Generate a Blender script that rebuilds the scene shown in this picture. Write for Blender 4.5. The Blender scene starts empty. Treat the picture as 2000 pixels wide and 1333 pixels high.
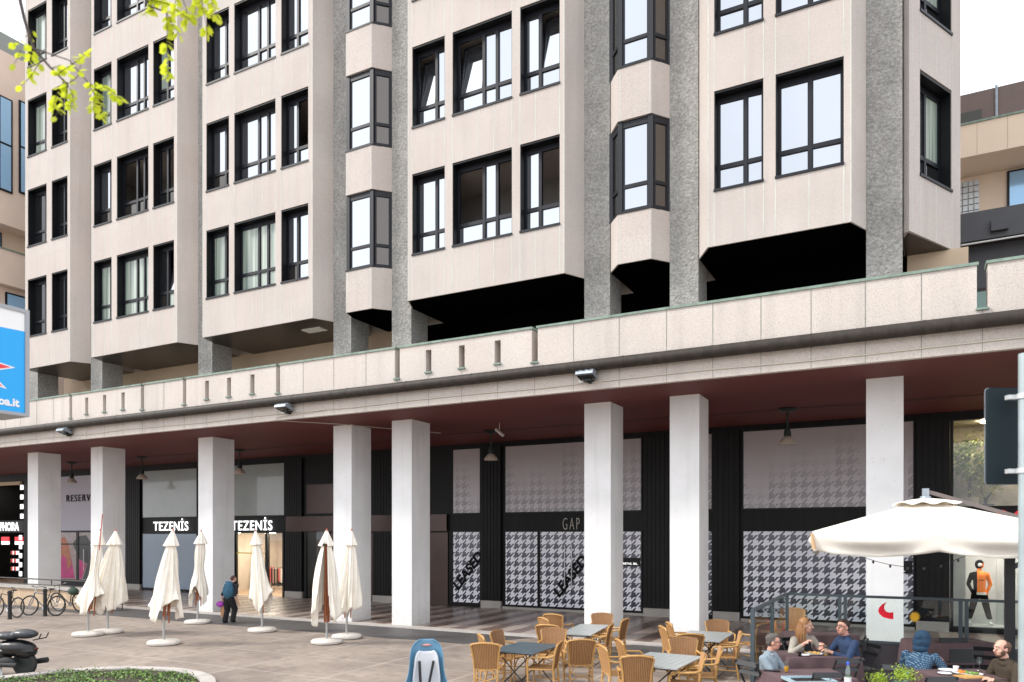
import bpy, math, random
from mathutils import Vector, Matrix, noise
sc = bpy.context.scene
COL = sc.collection
R = math.radians
rnd = random.Random(7)

# ------------------------------------------------------------------ camera, world, sun, exposure
FP, TH, CH, HZ = 1462.0, R(27.89), 2.8, 1045.7      # focal length in photo pixels, yaw, eye height, horizon row
cd = bpy.data.cameras.new("camera"); cam = bpy.data.objects.new("camera", cd); COL.objects.link(cam)
cam.location = (0, 0, CH); cam.rotation_euler = (R(90), 0, TH)
cd.sensor_width = 36; cd.lens = 36 * FP / 2000; cd.shift_y = (HZ - 666.5) / 2000
cd.clip_start = 0.1; cd.clip_end = 2000
cd.dof.use_dof = True; cd.dof.focus_distance = 19.0; cd.dof.aperture_fstop = 1.7
sc.camera = cam
w = bpy.data.worlds.new("World"); sc.world = w; w.use_nodes = True
nt = w.node_tree; nt.nodes.clear()
SUN_EL, SUN_AZ = R(40), math.atan2(-0.88, -0.55)    # direction towards the sun: azimuth clockwise from +Y
sky = nt.nodes.new("ShaderNodeTexSky"); sky.sky_type = 'NISHITA'; sky.sun_disc = False
sky.sun_elevation = SUN_EL; sky.sun_rotation = SUN_AZ; sky.dust_density = 4; sky.air_density = 1.0
hs = nt.nodes.new("ShaderNodeHueSaturation"); hs.inputs['Saturation'].default_value = 0.35
tc = nt.nodes.new("ShaderNodeTexCoord"); nz = nt.nodes.new("ShaderNodeTexNoise")
nz.inputs['Scale'].default_value = 2.2; nz.inputs['Detail'].default_value = 5
cr = nt.nodes.new("ShaderNodeValToRGB"); cr.color_ramp.elements[0].position = .30; cr.color_ramp.elements[1].position = .55
cr.color_ramp.elements[0].color = (.62, .62, .62, 1); cr.color_ramp.elements[1].color = (1, 1, 1, 1)
mx = nt.nodes.new("ShaderNodeMix"); mx.data_type = 'RGBA'
mx.inputs['B'].default_value = (9.6, 10.0, 10.7, 1)            # bright thin overcast
bg = nt.nodes.new("ShaderNodeBackground"); bg.inputs['Strength'].default_value = .12
wo = nt.nodes.new("ShaderNodeOutputWorld")
L = nt.links.new
L(sky.outputs[0], hs.inputs['Color']); L(hs.outputs[0], mx.inputs['A']); L(tc.outputs['Generated'], nz.inputs['Vector'])
L(nz.outputs['Fac'], cr.inputs[0]); L(cr.outputs[0], mx.inputs['Factor']); L(mx.outputs['Result'], bg.inputs['Color']); L(bg.outputs[0], wo.inputs[0])
sd = bpy.data.lights.new("sun", 'SUN'); sun = bpy.data.objects.new("sun", sd); COL.objects.link(sun)
sd.energy = 1.8; sd.angle = R(10); sd.color = (1, .955, .89)
sdir = Vector((math.sin(SUN_AZ) * math.cos(SUN_EL), math.cos(SUN_AZ) * math.cos(SUN_EL), math.sin(SUN_EL)))
sun.rotation_euler = sdir.to_track_quat('Z', 'Y').to_euler(); sun.location = (-20, -20, 30)
sc.view_settings.view_transform = 'Standard'; sc.view_settings.look = 'None'
sc.view_settings.exposure = 0.75; sc.view_settings.gamma = 1; sc.view_settings.use_curve_mapping = False

# ------------------------------------------------------------------ measuring helpers: photo pixel -> place in the world
def XP(px, Y): return Y * math.tan(math.atan((px - 1000) / FP) - TH)
def DEP(x, y): return -x * math.sin(TH) + y * math.cos(TH)
def ZP(px, py, Y): return CH + (HZ - py) * DEP(XP(px, Y), Y) / FP
def at(px, py, d):
    xr = (px - 1000) / FP * d
    return Vector((xr * math.cos(TH) - d * math.sin(TH), xr * math.sin(TH) + d * math.cos(TH), CH + (HZ - py) / FP * d))
def GP(px, py, z=0.0): return at(px, py, (CH - z) * FP / (py - HZ))

# ------------------------------------------------------------------ materials
MATS = {}
def M(name, col, rough=.6, metal=0, vary=0, vscale=3, bump=0, bscale=40, spec=.5, emis=0, streak=0, fine=0, fscale=90, coat=0, trans=0):
    if name in MATS: return MATS[name]
    m = bpy.data.materials.new(name); m.use_nodes = True; t = m.node_tree; b = t.nodes["Principled BSDF"]
    b.inputs['Base Color'].default_value = (*col, 1); b.inputs['Roughness'].default_value = rough
    b.inputs['Metallic'].default_value = metal; b.inputs['Specular IOR Level'].default_value = spec
    if coat: b.inputs['Coat Weight'].default_value = coat; b.inputs['Coat Roughness'].default_value = .04
    if trans: b.inputs['Transmission Weight'].default_value = trans
    if emis: b.inputs['Emission Color'].default_value = (*col, 1); b.inputs['Emission Strength'].default_value = emis
    N = t.nodes.new; K = t.links.new
    pos = N("ShaderNodeNewGeometry")
    last = None
    def tex(scale, detail, stretch=None):
        n = N("ShaderNodeTexNoise"); n.inputs['Scale'].default_value = scale; n.inputs['Detail'].default_value = detail
        if stretch:
            mp = N("ShaderNodeMapping"); mp.inputs['Scale'].default_value = stretch; K(pos.outputs['Position'], mp.inputs['Vector']); K(mp.outputs[0], n.inputs['Vector'])
        else: K(pos.outputs['Position'], n.inputs['Vector'])
        return n
    def mul(n, amt, last):
        r = N("ShaderNodeMapRange"); r.inputs['From Min'].default_value = .25; r.inputs['From Max'].default_value = .75
        r.inputs['To Min'].default_value = 1 - amt; r.inputs['To Max'].default_value = 1 + amt * .6
        K(n.outputs['Fac'], r.inputs['Value'])
        v = N("ShaderNodeVectorMath"); v.operation = 'SCALE'; K(r.outputs[0], v.inputs['Scale'])
        if last is None: v.inputs[0].default_value = col
        else: K(last, v.inputs[0])
        return v.outputs[0]
    if vary: last = mul(tex(vscale, 6), vary, last)
    if streak: last = mul(tex(3.0, 4, (2.2, 2.2, .12)), streak, last)
    if fine: last = mul(tex(fscale, 2), fine, last)
    if last is not None: K(last, b.inputs['Base Color'])
    if bump:
        n = tex(bscale, 4); bp = N("ShaderNodeBump"); bp.inputs['Strength'].default_value = min(1, bump); bp.inputs['Distance'].default_value = .03 * max(1, bump)
        K(n.outputs['Fac'], bp.inputs['Height']); K(bp.outputs[0], b.inputs['Normal'])
    MATS[name] = m
    return m

def nodemat(name, fn, rough=.6, metal=0, spec=.5, coat=0):
    m = bpy.data.materials.new(name); m.use_nodes = True; t = m.node_tree; b = t.nodes["Principled BSDF"]
    b.inputs['Roughness'].default_value = rough; b.inputs['Metallic'].default_value = metal; b.inputs['Specular IOR Level'].default_value = spec
    b.inputs['Coat Weight'].default_value = coat
    g = t.nodes.new("ShaderNodeNewGeometry"); s = t.nodes.new("ShaderNodeSeparateXYZ"); t.links.new(g.outputs['Position'], s.inputs[0])
    class E:                                                       # tiny expression builder over Math nodes
        def __init__(q, o): q.o = o
        def _b(q, op, x, rev=False):
            n = t.nodes.new("ShaderNodeMath"); n.operation = op
            a, c = (x, q) if rev else (q, x)
            for i, e in enumerate((a, c)):
                if isinstance(e, E): t.links.new(e.o, n.inputs[i])
                elif e is not None: n.inputs[i].default_value = e
            return E(n.outputs[0])
        def __add__(q, x): return q._b('ADD', x)
        def __radd__(q, x): return q._b('ADD', x)
        def __sub__(q, x): return q._b('SUBTRACT', x)
        def __rsub__(q, x): return q._b('SUBTRACT', x, True)
        def __mul__(q, x): return q._b('MULTIPLY', x)
        def __rmul__(q, x): return q._b('MULTIPLY', x)
        def fract(q): return q._b('FRACT', None)
        def floor(q): return q._b('FLOOR', None)
        def lt(q, x): return q._b('LESS_THAN', x)
        def gt(q, x): return q._b('GREATER_THAN', x)
        def mx(q, x): return q._b('MAXIMUM', x)
        def mn(q, x): return q._b('MINIMUM', x)
        def clamp(q): return q.mx(0.0).mn(1.0)
        def abs(q): return q._b('ABSOLUTE', None)
        def pw(q, x): return q._b('POWER', x)
    def noi(scale, detail=4, vec=None):
        n = t.nodes.new("ShaderNodeTexNoise"); n.inputs['Scale'].default_value = scale; n.inputs['Detail'].default_value = detail
        if vec is None: t.links.new(g.outputs['Position'], n.inputs['Vector'])
        else:
            c = t.nodes.new("ShaderNodeCombineXYZ")
            for i, e in enumerate(vec):
                if isinstance(e, E): t.links.new(e.o, c.inputs[i])
                else: c.inputs[i].default_value = e
            t.links.new(c.outputs[0], n.inputs['Vector'])
        return E(n.outputs['Fac'])
    def mix(f, a, c):
        n = t.nodes.new("ShaderNodeMix"); n.data_type = 'RGBA'
        if isinstance(f, E): t.links.new(f.o, n.inputs['Factor'])
        else: n.inputs['Factor'].default_value = f
        for k, e in (('A', a), ('B', c)):
            if isinstance(e, tuple): n.inputs[k].default_value = (*e, 1)
            else: t.links.new(e, n.inputs[k])
        return n.outputs['Result']
    def bump(h, dist=.01, st=.6):
        bp = t.nodes.new("ShaderNodeBump"); bp.inputs['Strength'].default_value = st; bp.inputs['Distance'].default_value = dist
        t.links.new(h.o, bp.inputs['Height']); t.links.new(bp.outputs[0], b.inputs['Normal'])
    def rgh(e): t.links.new(e.o, b.inputs['Roughness'])
    out = fn(E(s.outputs['X']), E(s.outputs['Y']), E(s.outputs['Z']), noi, mix, bump, rgh)
    t.links.new(out, b.inputs['Base Color'])
    return m

def clad(name, base, pink, st):
    def fn(x, y, z, noi, mix, bump, rgh):
        big = noi(.55, 5); tone = noi(.5, 0, ((x * (1/1.06)).floor() * 3.7, .2, (z * (1/1.3)).floor() * 2.3))
        s1 = noi(62, 2); s2 = noi(120, 1); stn = noi(1, 5, (x * 3.2, y * 3.2, z * .2))
        c = mix(((big - .3) * 2.5).clamp(), tuple(v*.90 for v in base), tuple(v*1.06 for v in base))
        c = mix(((tone - .40) * 4).clamp() * .30, c, pink)
        c = mix(((stn - .50) * 5).clamp() * st, c, tuple(v*.62 for v in base))
        c = mix(((s1 - .52) * 8).clamp() * .5, c, tuple(v*.45 for v in pink))
        c = mix(((s2 - .57) * 8).clamp() * .45, c, (.74, .71, .67))
        bump(s1, .004, .4)
        return c
    return nodemat(name, fn, .85)
m_panel = clad("granulated cladding", (.505, .452, .412), (.475, .39, .345), .20)
m_fascia = clad("parapet cladding", (.58, .525, .475), (.545, .46, .40), .32)
def _pil(x, y, z, noi, mix, bump, rgh):
    g = noi(1.1, 5); sp = noi(9, 4); st = noi(1, 5, (x*4, y*4, z*.25))
    c = mix(((g-.35)*3).clamp(), (.735,.73,.72), (.82,.815,.81))
    c = mix(((st-.55)*6).clamp()*.20, c, (.45,.43,.40))
    c = mix(((sp-.67)*12).clamp()*.32, c, (.40,.37,.33))
    c = mix((.55-z).clamp()*((sp-.2)*2.2).clamp()*.9, c, (.36,.33,.30))
    bump(noi(26,3), .003, .3)
    return c
m_pillar = nodemat("white painted pillar", _pil, .6)
m_joint = M("pale joint", (.54, .56, .505), .8, vary=.2, vscale=2)
m_jdark = M("dark joint", (.20, .22, .19), .8, vary=.3, vscale=3)
m_render = M("rough grey render", (.33, .322, .30), .95, vary=.22, vscale=1.2, fine=.35, fscale=16, bump=1.6, bscale=17)
m_soffit = M("red brown soffit", (.125, .024, .020), .7, vary=.12, vscale=.6)
m_copper = M("green copper cap", (.20, .27, .22), .6, vary=.35, vscale=6)
m_pipe = M("weathered zinc pipe", (.038, .030, .024), .6, spec=.3, vary=.35, vscale=9, streak=.3)
m_frame = M("anthracite window metal", (.0085, .0095, .014), .45, metal=.1, spec=.35)
m_reveal = M("black reveal metal", (.004, .0045, .006), .5, spec=.3)
m_gsky = M("reflective coated glass", (.50, .52, .545), .015, metal=.95)
m_gsk2 = M("bluish reflective glass", (.455, .475, .505), .015, metal=.95)
m_gdim = M("dim reflection glass", (.12, .11, .10), .03, metal=.8)  # bluish and dim copies of the coated glass put differing reflections into colour
m_gdark = M("dark window glass", (.012, .013, .013), .03, spec=.6)
def _cur(x, y, z, noi, mix, bump, rgh):
    f = noi(1, 2, (x * 9, y * 9, z * .2))
    return mix(((f - .35) * 3.0).clamp(), (.13, .18, .15), (.42, .48, .40))
m_gcur = nodemat("window with green grey curtain", _cur, .5, coat=1)
m_room = M("office interior", (.30, .29, .27), .9)
m_slat = M("brown metal soffit", (.05, .04, .034), .35, metal=.5, vary=.2, vscale=1.5)
m_black = M("unlit soffit black", (.002, .002, .002), .9, spec=0)  # black stands in for the unlit soffits; also covers the dark terrace wall
m_beige = M("beige recessed wall", (.52, .40, .28), .8, vary=.1, vscale=1)
m_dkwall = M("black ribbed cladding", (.009, .0085, .0085), .5, vary=.3, vscale=1.2, streak=.35, spec=.22)
m_brown = M("bronze brown panel", (.055, .030, .024), .25, metal=.4, vary=.3, vscale=.8)
m_plinth = M("stone plinth", (.42, .39, .35), .7, vary=.15, vscale=2, fine=.15)
def _pave(x, y, z, noi, mix, bump, rgh):
    gx = (x * (1 / 2.36) + .31).fract(); gy = (y * (1 / 1.9) + .1).fract()
    wob = noi(1.2, 3) * .012
    j = (gx + wob - .006).lt(.016).mx((gy + wob - .006).lt(.018))
    sx = (x * 2.1).floor(); sy = (y * 2.6).floor()
    cell = noi(3.7, 0, (sx * 7.7, sy * 5.3, .5))
    n1 = noi(.55, 5); n2 = noi(38, 3); n3 = noi(4.5, 5)
    c = mix(((n1 - .35) * 3).clamp(), (.225, .18, .15), (.375, .305, .25))
    c = mix(((n3 - .42) * 3).clamp() * .6, c, (.135, .115, .10))
    n4 = noi(1.7, 6); c = mix(((n4 - .56) * 9).clamp() * .35, c, (.12, .10, .088))
    c = mix(((noi(16, 2) - .68) * 18).clamp() * .5, c, (.08, .07, .06))
    c = mix(((cell - .42) * 3).clamp() * .5, c, (.31, .255, .21))
    c = mix(((n2 - .55) * 5).clamp() * .55, c, (.09, .075, .068))
    bump(n2, .004, .35)
    rgh(.62 + n1 * .2)
    return mix(j * .7, c, (.46, .41, .36))
m_pave = nodemat("granite sett paving", _pave, .7)
m_asph = M("dark stone strip", (.095, .088, .085), .6, vary=.25, vscale=2.5, fine=.25, fscale=60)
m_kerb = M("pale kerb stone", (.50, .46, .42), .7, vary=.2, vscale=3, fine=.12)
def _tile(x, y, z, noi, mix, bump, rgh):
    k = (x * (1 / .95) + .2).fract().lt(.5)
    ln = (y * (1 / .16)).fract().lt(.22)
    cx = (x * (1 / .475)).fract()
    dg = (cx + (y * (1 / .475)).fract()).fract().lt(.5)
    c = mix(k, (.12, .062, .05), (.42, .34, .29))
    c = mix(dg * .0, c, (.16, .10, .08))
    c = mix(ln * .75, c, (.60, .53, .46))
    n = noi(2.5, 4); rgh(.2 + n * .2)
    return c
m_tile = nodemat("polished striped floor tile", _tile, .2, spec=.6)
def hound(lower):
    def fn(x, y, z, noi, mix, bump, rgh):
        u = (x * (1 / .325)).fract(); v = (z * (1 / .33)).fract()
        a = u.lt(.5); b = v.lt(.5); s = ((u - v) * 2.0 + 4.0).fract().lt(.5)
        dk = s * a + (1.0 - s) * b
        if lower:
            g = ((z - .2) * (1 / 2.8)).clamp()
            c = mix(g, (.016, .016, .028), (.17, .175, .215))
            fv = noi(.7, 3)
            return mix(dk, mix(((fv-.35)*3).clamp(), (.82, .82, .88), (.93, .93, .97)), c)
        col = noi(.9, 0, ((x * (1 / .65)).floor() * 3.1, .3, .7))
        col = noi(1.3, 1, ((x * (1 / .65)).floor() * .65, .3, .7)); lim = ((col - .42) * 6.0) + 5.05
        fade = ((lim - z) * .9).clamp() * (1.15 - (z - 3.6) * .34).clamp()
        bgc = mix(((z - 3.6) * .45).clamp(), (.58, .55, .57), (.40, .35, .35))
        return mix(dk * fade * .6, bgc, (.17, .165, .18))
    return nodemat("houndstooth window film " + ("lower" if lower else "upper"), fn, .4, coat=.1)
m_hl, m_hu = hound(True), hound(False)

def glassmat(name, tint=(1, 1, 1), refl=.12):
    m = bpy.data.materials.new(name); m.use_nodes = True; t = m.node_tree; t.nodes.clear()
    o = t.nodes.new("ShaderNodeOutputMaterial"); mixs = t.nodes.new("ShaderNodeMixShader"); fr = t.nodes.new("ShaderNodeFresnel"); gm = t.nodes.new('ShaderNodeNewGeometry'); mr = t.nodes.new('ShaderNodeMapRange'); mr.inputs['To Min'].default_value = 1.5; mr.inputs['To Max'].default_value = 1/1.5; t.links.new(gm.outputs['Backfacing'], mr.inputs['Value']); t.links.new(mr.outputs[0], fr.inputs[0])
    ad = t.nodes.new("ShaderNodeMath"); ad.inputs[1].default_value = refl
    tr = t.nodes.new("ShaderNodeBsdfTransparent"); tr.inputs[0].default_value = (*tint, 1)
    gl = t.nodes.new("ShaderNodeBsdfGlossy"); gl.inputs['Roughness'].default_value = .01
    t.links.new(fr.outputs[0], ad.inputs[0]); t.links.new(ad.outputs[0], mixs.inputs[0]); t.links.new(tr.outputs[0], mixs.inputs[1]); t.links.new(gl.outputs[0], mixs.inputs[2]); t.links.new(mixs.outputs[0], o.inputs[0])
    return m
m_clear = glassmat("clear sheet glass", (.93, .96, .95), .0)
m_shopg = glassmat("shop window glass", (.90, .92, .90), .0)

# ------------------------------------------------------------------ mesh builder
class MB:
    def __init__(s): s.v = []; s.f = []; s.m = []
    def add(s, vs, fs, mi=0):
        n = len(s.v); s.v += [tuple(v) for v in vs]
        for f in fs: s.f.append(tuple(n + i for i in f)); s.m.append(mi)
        return s
    def box(s, x0, x1, y0, y1, z0, z1, mi=0):
        return s.add([(x0,y0,z0),(x1,y0,z0),(x1,y1,z0),(x0,y1,z0),(x0,y0,z1),(x1,y0,z1),(x1,y1,z1),(x0,y1,z1)],
                     [(3,2,1,0),(4,5,6,7),(0,1,5,4),(1,2,6,5),(2,3,7,6),(3,0,4,7)], mi)
    def obox(s, c, sz, rot=None, mi=0):
        Mx = rot if rot is not None else Matrix.Identity(3); c = Vector(c); h = [k / 2 for k in sz]
        vs = [c + Mx @ Vector((a*h[0], b*h[1], d*h[2])) for d in (-1,1) for a, b in ((-1,-1),(1,-1),(1,1),(-1,1))]
        return s.add(vs, [(3,2,1,0),(4,5,6,7),(0,1,5,4),(1,2,6,5),(2,3,7,6),(3,0,4,7)], mi)
    def bar(s, a, b, wd, th, mi=0, up=(0,0,1)):
        a, b = Vector(a), Vector(b); d = b - a; l = d.length; d.normalize(); u = Vector(up)
        x = d.cross(u)
        if x.length < 1e-4: x = Vector((1,0,0))
        x.normalize(); z = x.cross(d)
        return s.obox((a+b)/2, (wd, l, th), Matrix((x, d, z)).transposed(), mi)
    def prism(s, pts, z0, z1, mi=0):
        n = len(pts)
        ar = sum(pts[i][0]*pts[(i+1)%n][1]-pts[(i+1)%n][0]*pts[i][1] for i in range(n))
        if ar < 0: pts = pts[::-1]
        vs = [(x, y, z0) for x, y in pts] + [(x, y, z1) for x, y in pts]
        return s.add(vs, [tuple(range(n-1,-1,-1)), tuple(range(n, 2*n))] + [(i, (i+1)%n, n+(i+1)%n, n+i) for i in range(n)], mi)
    def tube(s, pts, r, n=8, mi=0, closed=False):
        pts = [Vector(p) for p in pts]; k = len(pts); rs = r if isinstance(r, (list, tuple)) else [r]*k
        vs = []; ref = None
        for i, p in enumerate(pts):
            if closed: t = pts[(i+1)%k] - pts[i-1]
            else: t = pts[min(i+1,k-1)] - pts[max(i-1,0)]
            t.normalize()
            if ref is None:
                ref = Vector((0,0,1)) if abs(t.z) < .9 else Vector((1,0,0))
                ref = (ref - t*ref.dot(t)).normalized()
            else:
                ref = ref - t*ref.dot(t)
                ref = ref.normalized() if ref.length > 1e-5 else t.orthogonal().normalized()
            b = t.cross(ref)
            for j in range(n):
                a = 2*math.pi*j/n; vs.append(p + (ref*math.cos(a) + b*math.sin(a))*rs[i])
        fs = []
        for i in range(k if closed else k-1):
            for j in range(n):
                a0 = i*n+j; a1 = i*n+(j+1)%n; i2 = (i+1)%k
                fs.append((a0, a1, i2*n+(j+1)%n, i2*n+j))
        if not closed: fs += [tuple(range(n-1,-1,-1)), tuple(range((k-1)*n, k*n))]
        return s.add(vs, fs, mi)
    def lathe(s, prof, c=(0,0,0), n=20, mi=0, rot=None):
        c = Vector(c); vs = []
        for r, z in prof:
            for j in range(n):
                a = 2*math.pi*j/n; p = Vector((r*math.cos(a), r*math.sin(a), z)); vs.append(c + (rot @ p if rot else p))
        k = len(prof)
        fs = [(i*n+j, i*n+(j+1)%n, (i+1)*n+(j+1)%n, (i+1)*n+j) for i in range(k-1) for j in range(n)]
        fs += [tuple(range(n-1,-1,-1)), tuple(range((k-1)*n, k*n))]
        return s.add(vs, fs, mi)
    def ell(s, c, rx, ry, rz, n=12, mi=0, rot=None):
        c = Vector(c); vs = []; h = n//2+1
        for i in range(h+1):
            ph = math.pi*i/h
            for j in range(n):
                a = 2*math.pi*j/n
                p = Vector((rx*max(math.sin(ph),.02)*math.cos(a), ry*max(math.sin(ph),.02)*math.sin(a), -rz*math.cos(ph)))
                vs.append(c + (rot @ p if rot is not None else p))
        fs = [(i*n+j, i*n+(j+1)%n, (i+1)*n+(j+1)%n, (i+1)*n+j) for i in range(h) for j in range(n)]
        fs += [tuple(range(n-1,-1,-1)), tuple(range(h*n, (h+1)*n))]
        return s.add(vs, fs, mi)
    def caps(s, a, b, ra, rb, mi=0, n=12):
        a, b = Vector(a), Vector(b); d = (b-a)
        if d.length < 1e-5: return s.ell(a, ra, ra, ra, n, mi)
        d.normalize(); pts = []; rs = []
        for k in (-.95,-.7,-.35,0): pts.append(a + d*ra*k); rs.append(ra*math.sqrt(1-k*k))
        for k in (0,.35,.7,.95): pts.append(b + d*rb*k); rs.append(rb*math.sqrt(1-k*k))
        return s.tube(pts, rs, n, mi)
    def mesh(s, name, mats, smooth=False):
        me = bpy.data.meshes.new(name); me.from_pydata(s.v, [], s.f)
        for m in (mats if isinstance(mats, (list, tuple)) else [mats]): me.materials.append(m)
        me.polygons.foreach_set('material_index', s.m)
        if smooth:
            me.polygons.foreach_set('use_smooth', [True]*len(s.f))
            try: me.set_sharp_from_angle(angle=R(40))
            except Exception: pass
        me.update(); return me
    def build(s, name, mats, parent=None, smooth=False, world=False):
        return link(name, s.mesh(name, mats, smooth), parent, world)

def link(name, me, parent=None, world=False):
    o = bpy.data.objects.new(name, me); COL.objects.link(o)
    if parent is not None:
        o.parent = parent
        if world: o.matrix_parent_inverse = Matrix.Translation(-Vector(parent.location))
    return o
def tag(o, label=None, cat=None, group=None, kind=None):
    if label: o['label'] = label
    if cat: o['category'] = cat
    if group: o['group'] = group
    if kind: o['kind'] = kind
    return o
def thing(name, label, cat, loc=(0,0,0), rz=0, group=None, scale=1):
    o = bpy.data.objects.new(name, None); COL.objects.link(o); o.empty_display_size = .2
    o.location = loc; o.rotation_euler = (0, 0, rz); o.scale = (scale,)*3
    return tag(o, label, cat, group)
def dup(root, loc, rz=0, label=None, group=None, scale=None):
    r = root.copy(); COL.objects.link(r); r.location = loc; r.rotation_euler = (0, 0, rz)
    if scale: r.scale = (scale,)*3
    if label: r['label'] = label
    if group: r['group'] = group
    for ch in list(root.children):
        c = ch.copy(); COL.objects.link(c); c.parent = r
        for g in list(ch.children):
            d = g.copy(); COL.objects.link(d); d.parent = c
    return r
def textmesh(txt, size, mat, extrude=.01, offset=0, sx=1, shear=0, align='LEFT', space=1):
    cu = bpy.data.curves.new("lettering", 'FONT'); cu.body = txt; cu.size = size; cu.extrude = extrude; cu.offset = offset
    cu.align_x = align; cu.shear = shear; cu.space_character = space; cu.resolution_u = 4
    o = bpy.data.objects.new("lettering", cu); COL.objects.link(o)
    dg = bpy.context.evaluated_depsgraph_get(); me = bpy.data.meshes.new_from_object(o.evaluated_get(dg))
    bpy.data.objects.remove(o); me.materials.clear(); me.materials.append(mat)
    if sx != 1:
        for v in me.vertices: v.co.x *= sx
    return me
def put(me, name, loc, rot, parent=None):
    o = bpy.data.objects.new(name, me); COL.objects.link(o)
    if parent is not None: o.parent = parent; o.matrix_parent_inverse = Matrix.Translation(-Vector(parent.location))
    o.location = loc; o.rotation_euler = rot
    return o
def remesh(mb, voxel, it=2, factor=.5, disp=None):
    me = mb.mesh("tmp", [m_black]); o = bpy.data.objects.new("tmp", me); COL.objects.link(o)
    r = o.modifiers.new("r", 'REMESH'); r.mode = 'VOXEL'; r.voxel_size = voxel; r.use_smooth_shade = True
    if it:
        s = o.modifiers.new("s", 'SMOOTH'); s.iterations = it; s.factor = factor
    dg = bpy.context.evaluated_depsgraph_get(); out = bpy.data.meshes.new_from_object(o.evaluated_get(dg))
    bpy.data.objects.remove(o)
    if disp:
        for v in out.vertices:
            n = noise.noise(v.co * disp[1]); v.co += v.normal * n * disp[0]
    out.polygons.foreach_set('use_smooth', [True]*len(out.polygons))
    return out
# ================================================================== the setting: ground
def sheet(name, x0, x1, y0, y1, z, m, kind='structure'):
    return tag(MB().add([(x0,y0,z),(x1,y0,z),(x1,y1,z),(x0,y1,z)], [(0,1,2,3)]).build(name, m), kind=kind)
sheet('ground', -300, 300, -300, 300, 0, m_pave)
tag(MB().prism([(-32, 16.43), (-10.1, 16.43), (-9.0, 18.35), (-32, 18.35)], -.05, .005).build('pavement', m_asph), kind='structure')
tag(MB().prism([(-7.3, 16.43), (6, 16.43), (6, 18.35), (-6.2, 18.35)], -.05, .005).build('pavement', m_asph), kind='structure')
kb = MB()
x = -52.0
while x < 9: kb.box(x, x+1.19, 18.35, 18.72, -.05, .045); x += 1.2
tag(kb.build('kerb', m_kerb), kind='structure')
tag(MB().box(-52, 9, 18.725, 24.95, -.05, .035).build('arcade_floor', m_tile), kind='structure')

# ================================================================== the office building over the arcade
B = thing('office_building', 'beige panelled office block with grey ribs and projecting window bays above a white pillared arcade', 'building', (-16, 18.71, 0))
PX = [-33.46, -29.09, -22.80, -16.44, -14.10, -7.70, -5.36, -.84]; PW, PD = .747, .976; PY = 18.71
SOF, TOP = 6.33, 27.5
for x in PX:
    p = MB(); p.box(x, x+PW, PY, PY+PD, 0, 2.62).box(x+.004, x+PW-.004, PY+.004, PY+PD-.004, 2.62, 2.63).box(x, x+PW, PY, PY+PD, 2.63, SOF)
    p.build('pillar', m_pillar, B, world=True)
    MB().box(x, x+PW-.02, PY, PY+PD-.1, 6.95, TOP).build('rib', m_render, B, world=True)
MB().box(-52, 9, 16.96, 24.9, SOF, 6.62).build('soffit', m_soffit, B, world=True)
MB().box(-52, 9, 16.97, 20.9, 6.63, 6.93).build('terrace_slab', m_plinth, B, world=True)

# parapet and fascia
YF = 16.8
gaps = [-27.32, -23.27, -21.14, -16.95, -12.48, -8.25]; slots = [-26.37, -25.34, -24.31, -20.07, -19.06, -18.03, -11.44, -10.39, -9.31]
MB().box(-52, 9, YF, YF+.15, 6.30, 7.10).build('fascia', m_fascia, B, world=True)
pr = MB(); cap = MB(); lip = MB(); jt = MB()
cuts = sorted([(g-.085, g+.085, 'g') for g in gaps] + [(s-.09, s+.09, 's') for s in slots] + [(1.16, 1.34, 'g')])
x = -52.0; c0 = -52.0
for a, b, k in cuts:
    pr.box(x, a, YF+.002, YF+.36, 7.10, 7.96)
    if k == 's':
        pr.box(a, b, YF+.004, YF+.358, 7.80, 7.96)
        pr.box(a, b, YF+.004, YF+.358, 7.10, 7.20)
        MB().box(a-.02, b+.02, YF-.05, YF+.02, 7.17, 7.21).build('drip_lip', m_copper, B, world=True)
    else:
        cap.box(c0, a+.03, YF-.03, YF+.39, 7.96, 8.015); c0 = b-.03
        MB().box(a-.02, b+.02, YF-.05, YF+.02, 7.09, 7.13).build('drip_lip', m_copper, B, world=True)
    x = b
pr.box(x, 9, YF+.002, YF+.36, 7.10, 7.96); cap.box(c0, 9, YF-.03, YF+.39, 7.96, 8.015)
pr.build('parapet', m_fascia, B, world=True); cap.build('coping', m_copper, B, world=True)
jx = [-22.16, -15.93, -14.75, -13.57, -7.2, -6.03, -4.89, -3.84, -2.81, -1.8, -.77, .23, 2.4, 3.5, 4.6] + [-28.4-k*1.06 for k in range(12)]
for x in jx: jt.box(x-.007, x+.006, YF-.0025, YF+.01, 7.10, 7.955)
for x in jx + gaps + slots + [1.25]: jt.box(x-.006, x+.006, YF-.0025, YF+.01, 6.305, 7.09)
jt.build('panel_joint', m_jdark, B, world=True)
pp = MB(); seg = []
pp.tube([(-52, 16.63, 6.84), (9, 16.63, 6.84)], .138, 20)
for k in range(30): pp.tube([(-51+k*2.05, 16.63, 6.84), (-50.95+k*2.05, 16.63, 6.84)], .143, 20)
tag(pp.build('drainpipe', m_pipe, smooth=True), 'fat dark zinc pipe running along the front of the pale parapet', 'pipe')
cb = MB(); cb.tube([(-52, 16.78, 6.50)] + [(x*1.0, 16.78, 6.47+.02*math.sin(x)) for x in range(-50, 9, 2)], .014, 6)
cb.tube([(-15.0, 16.76, 6.47), (-16.9, 16.77, 6.40), (-17.1, 16.77, 6.30), (-16.0, 18.2, 6.31), (-14.2, 21.6, 6.31)], .012, 6)
tag(cb.build('cable', M("cream cable", (.55, .5, .42), .6)), 'thin cream cable clipped along the fascia just under the fat pipe', 'cable')
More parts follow.
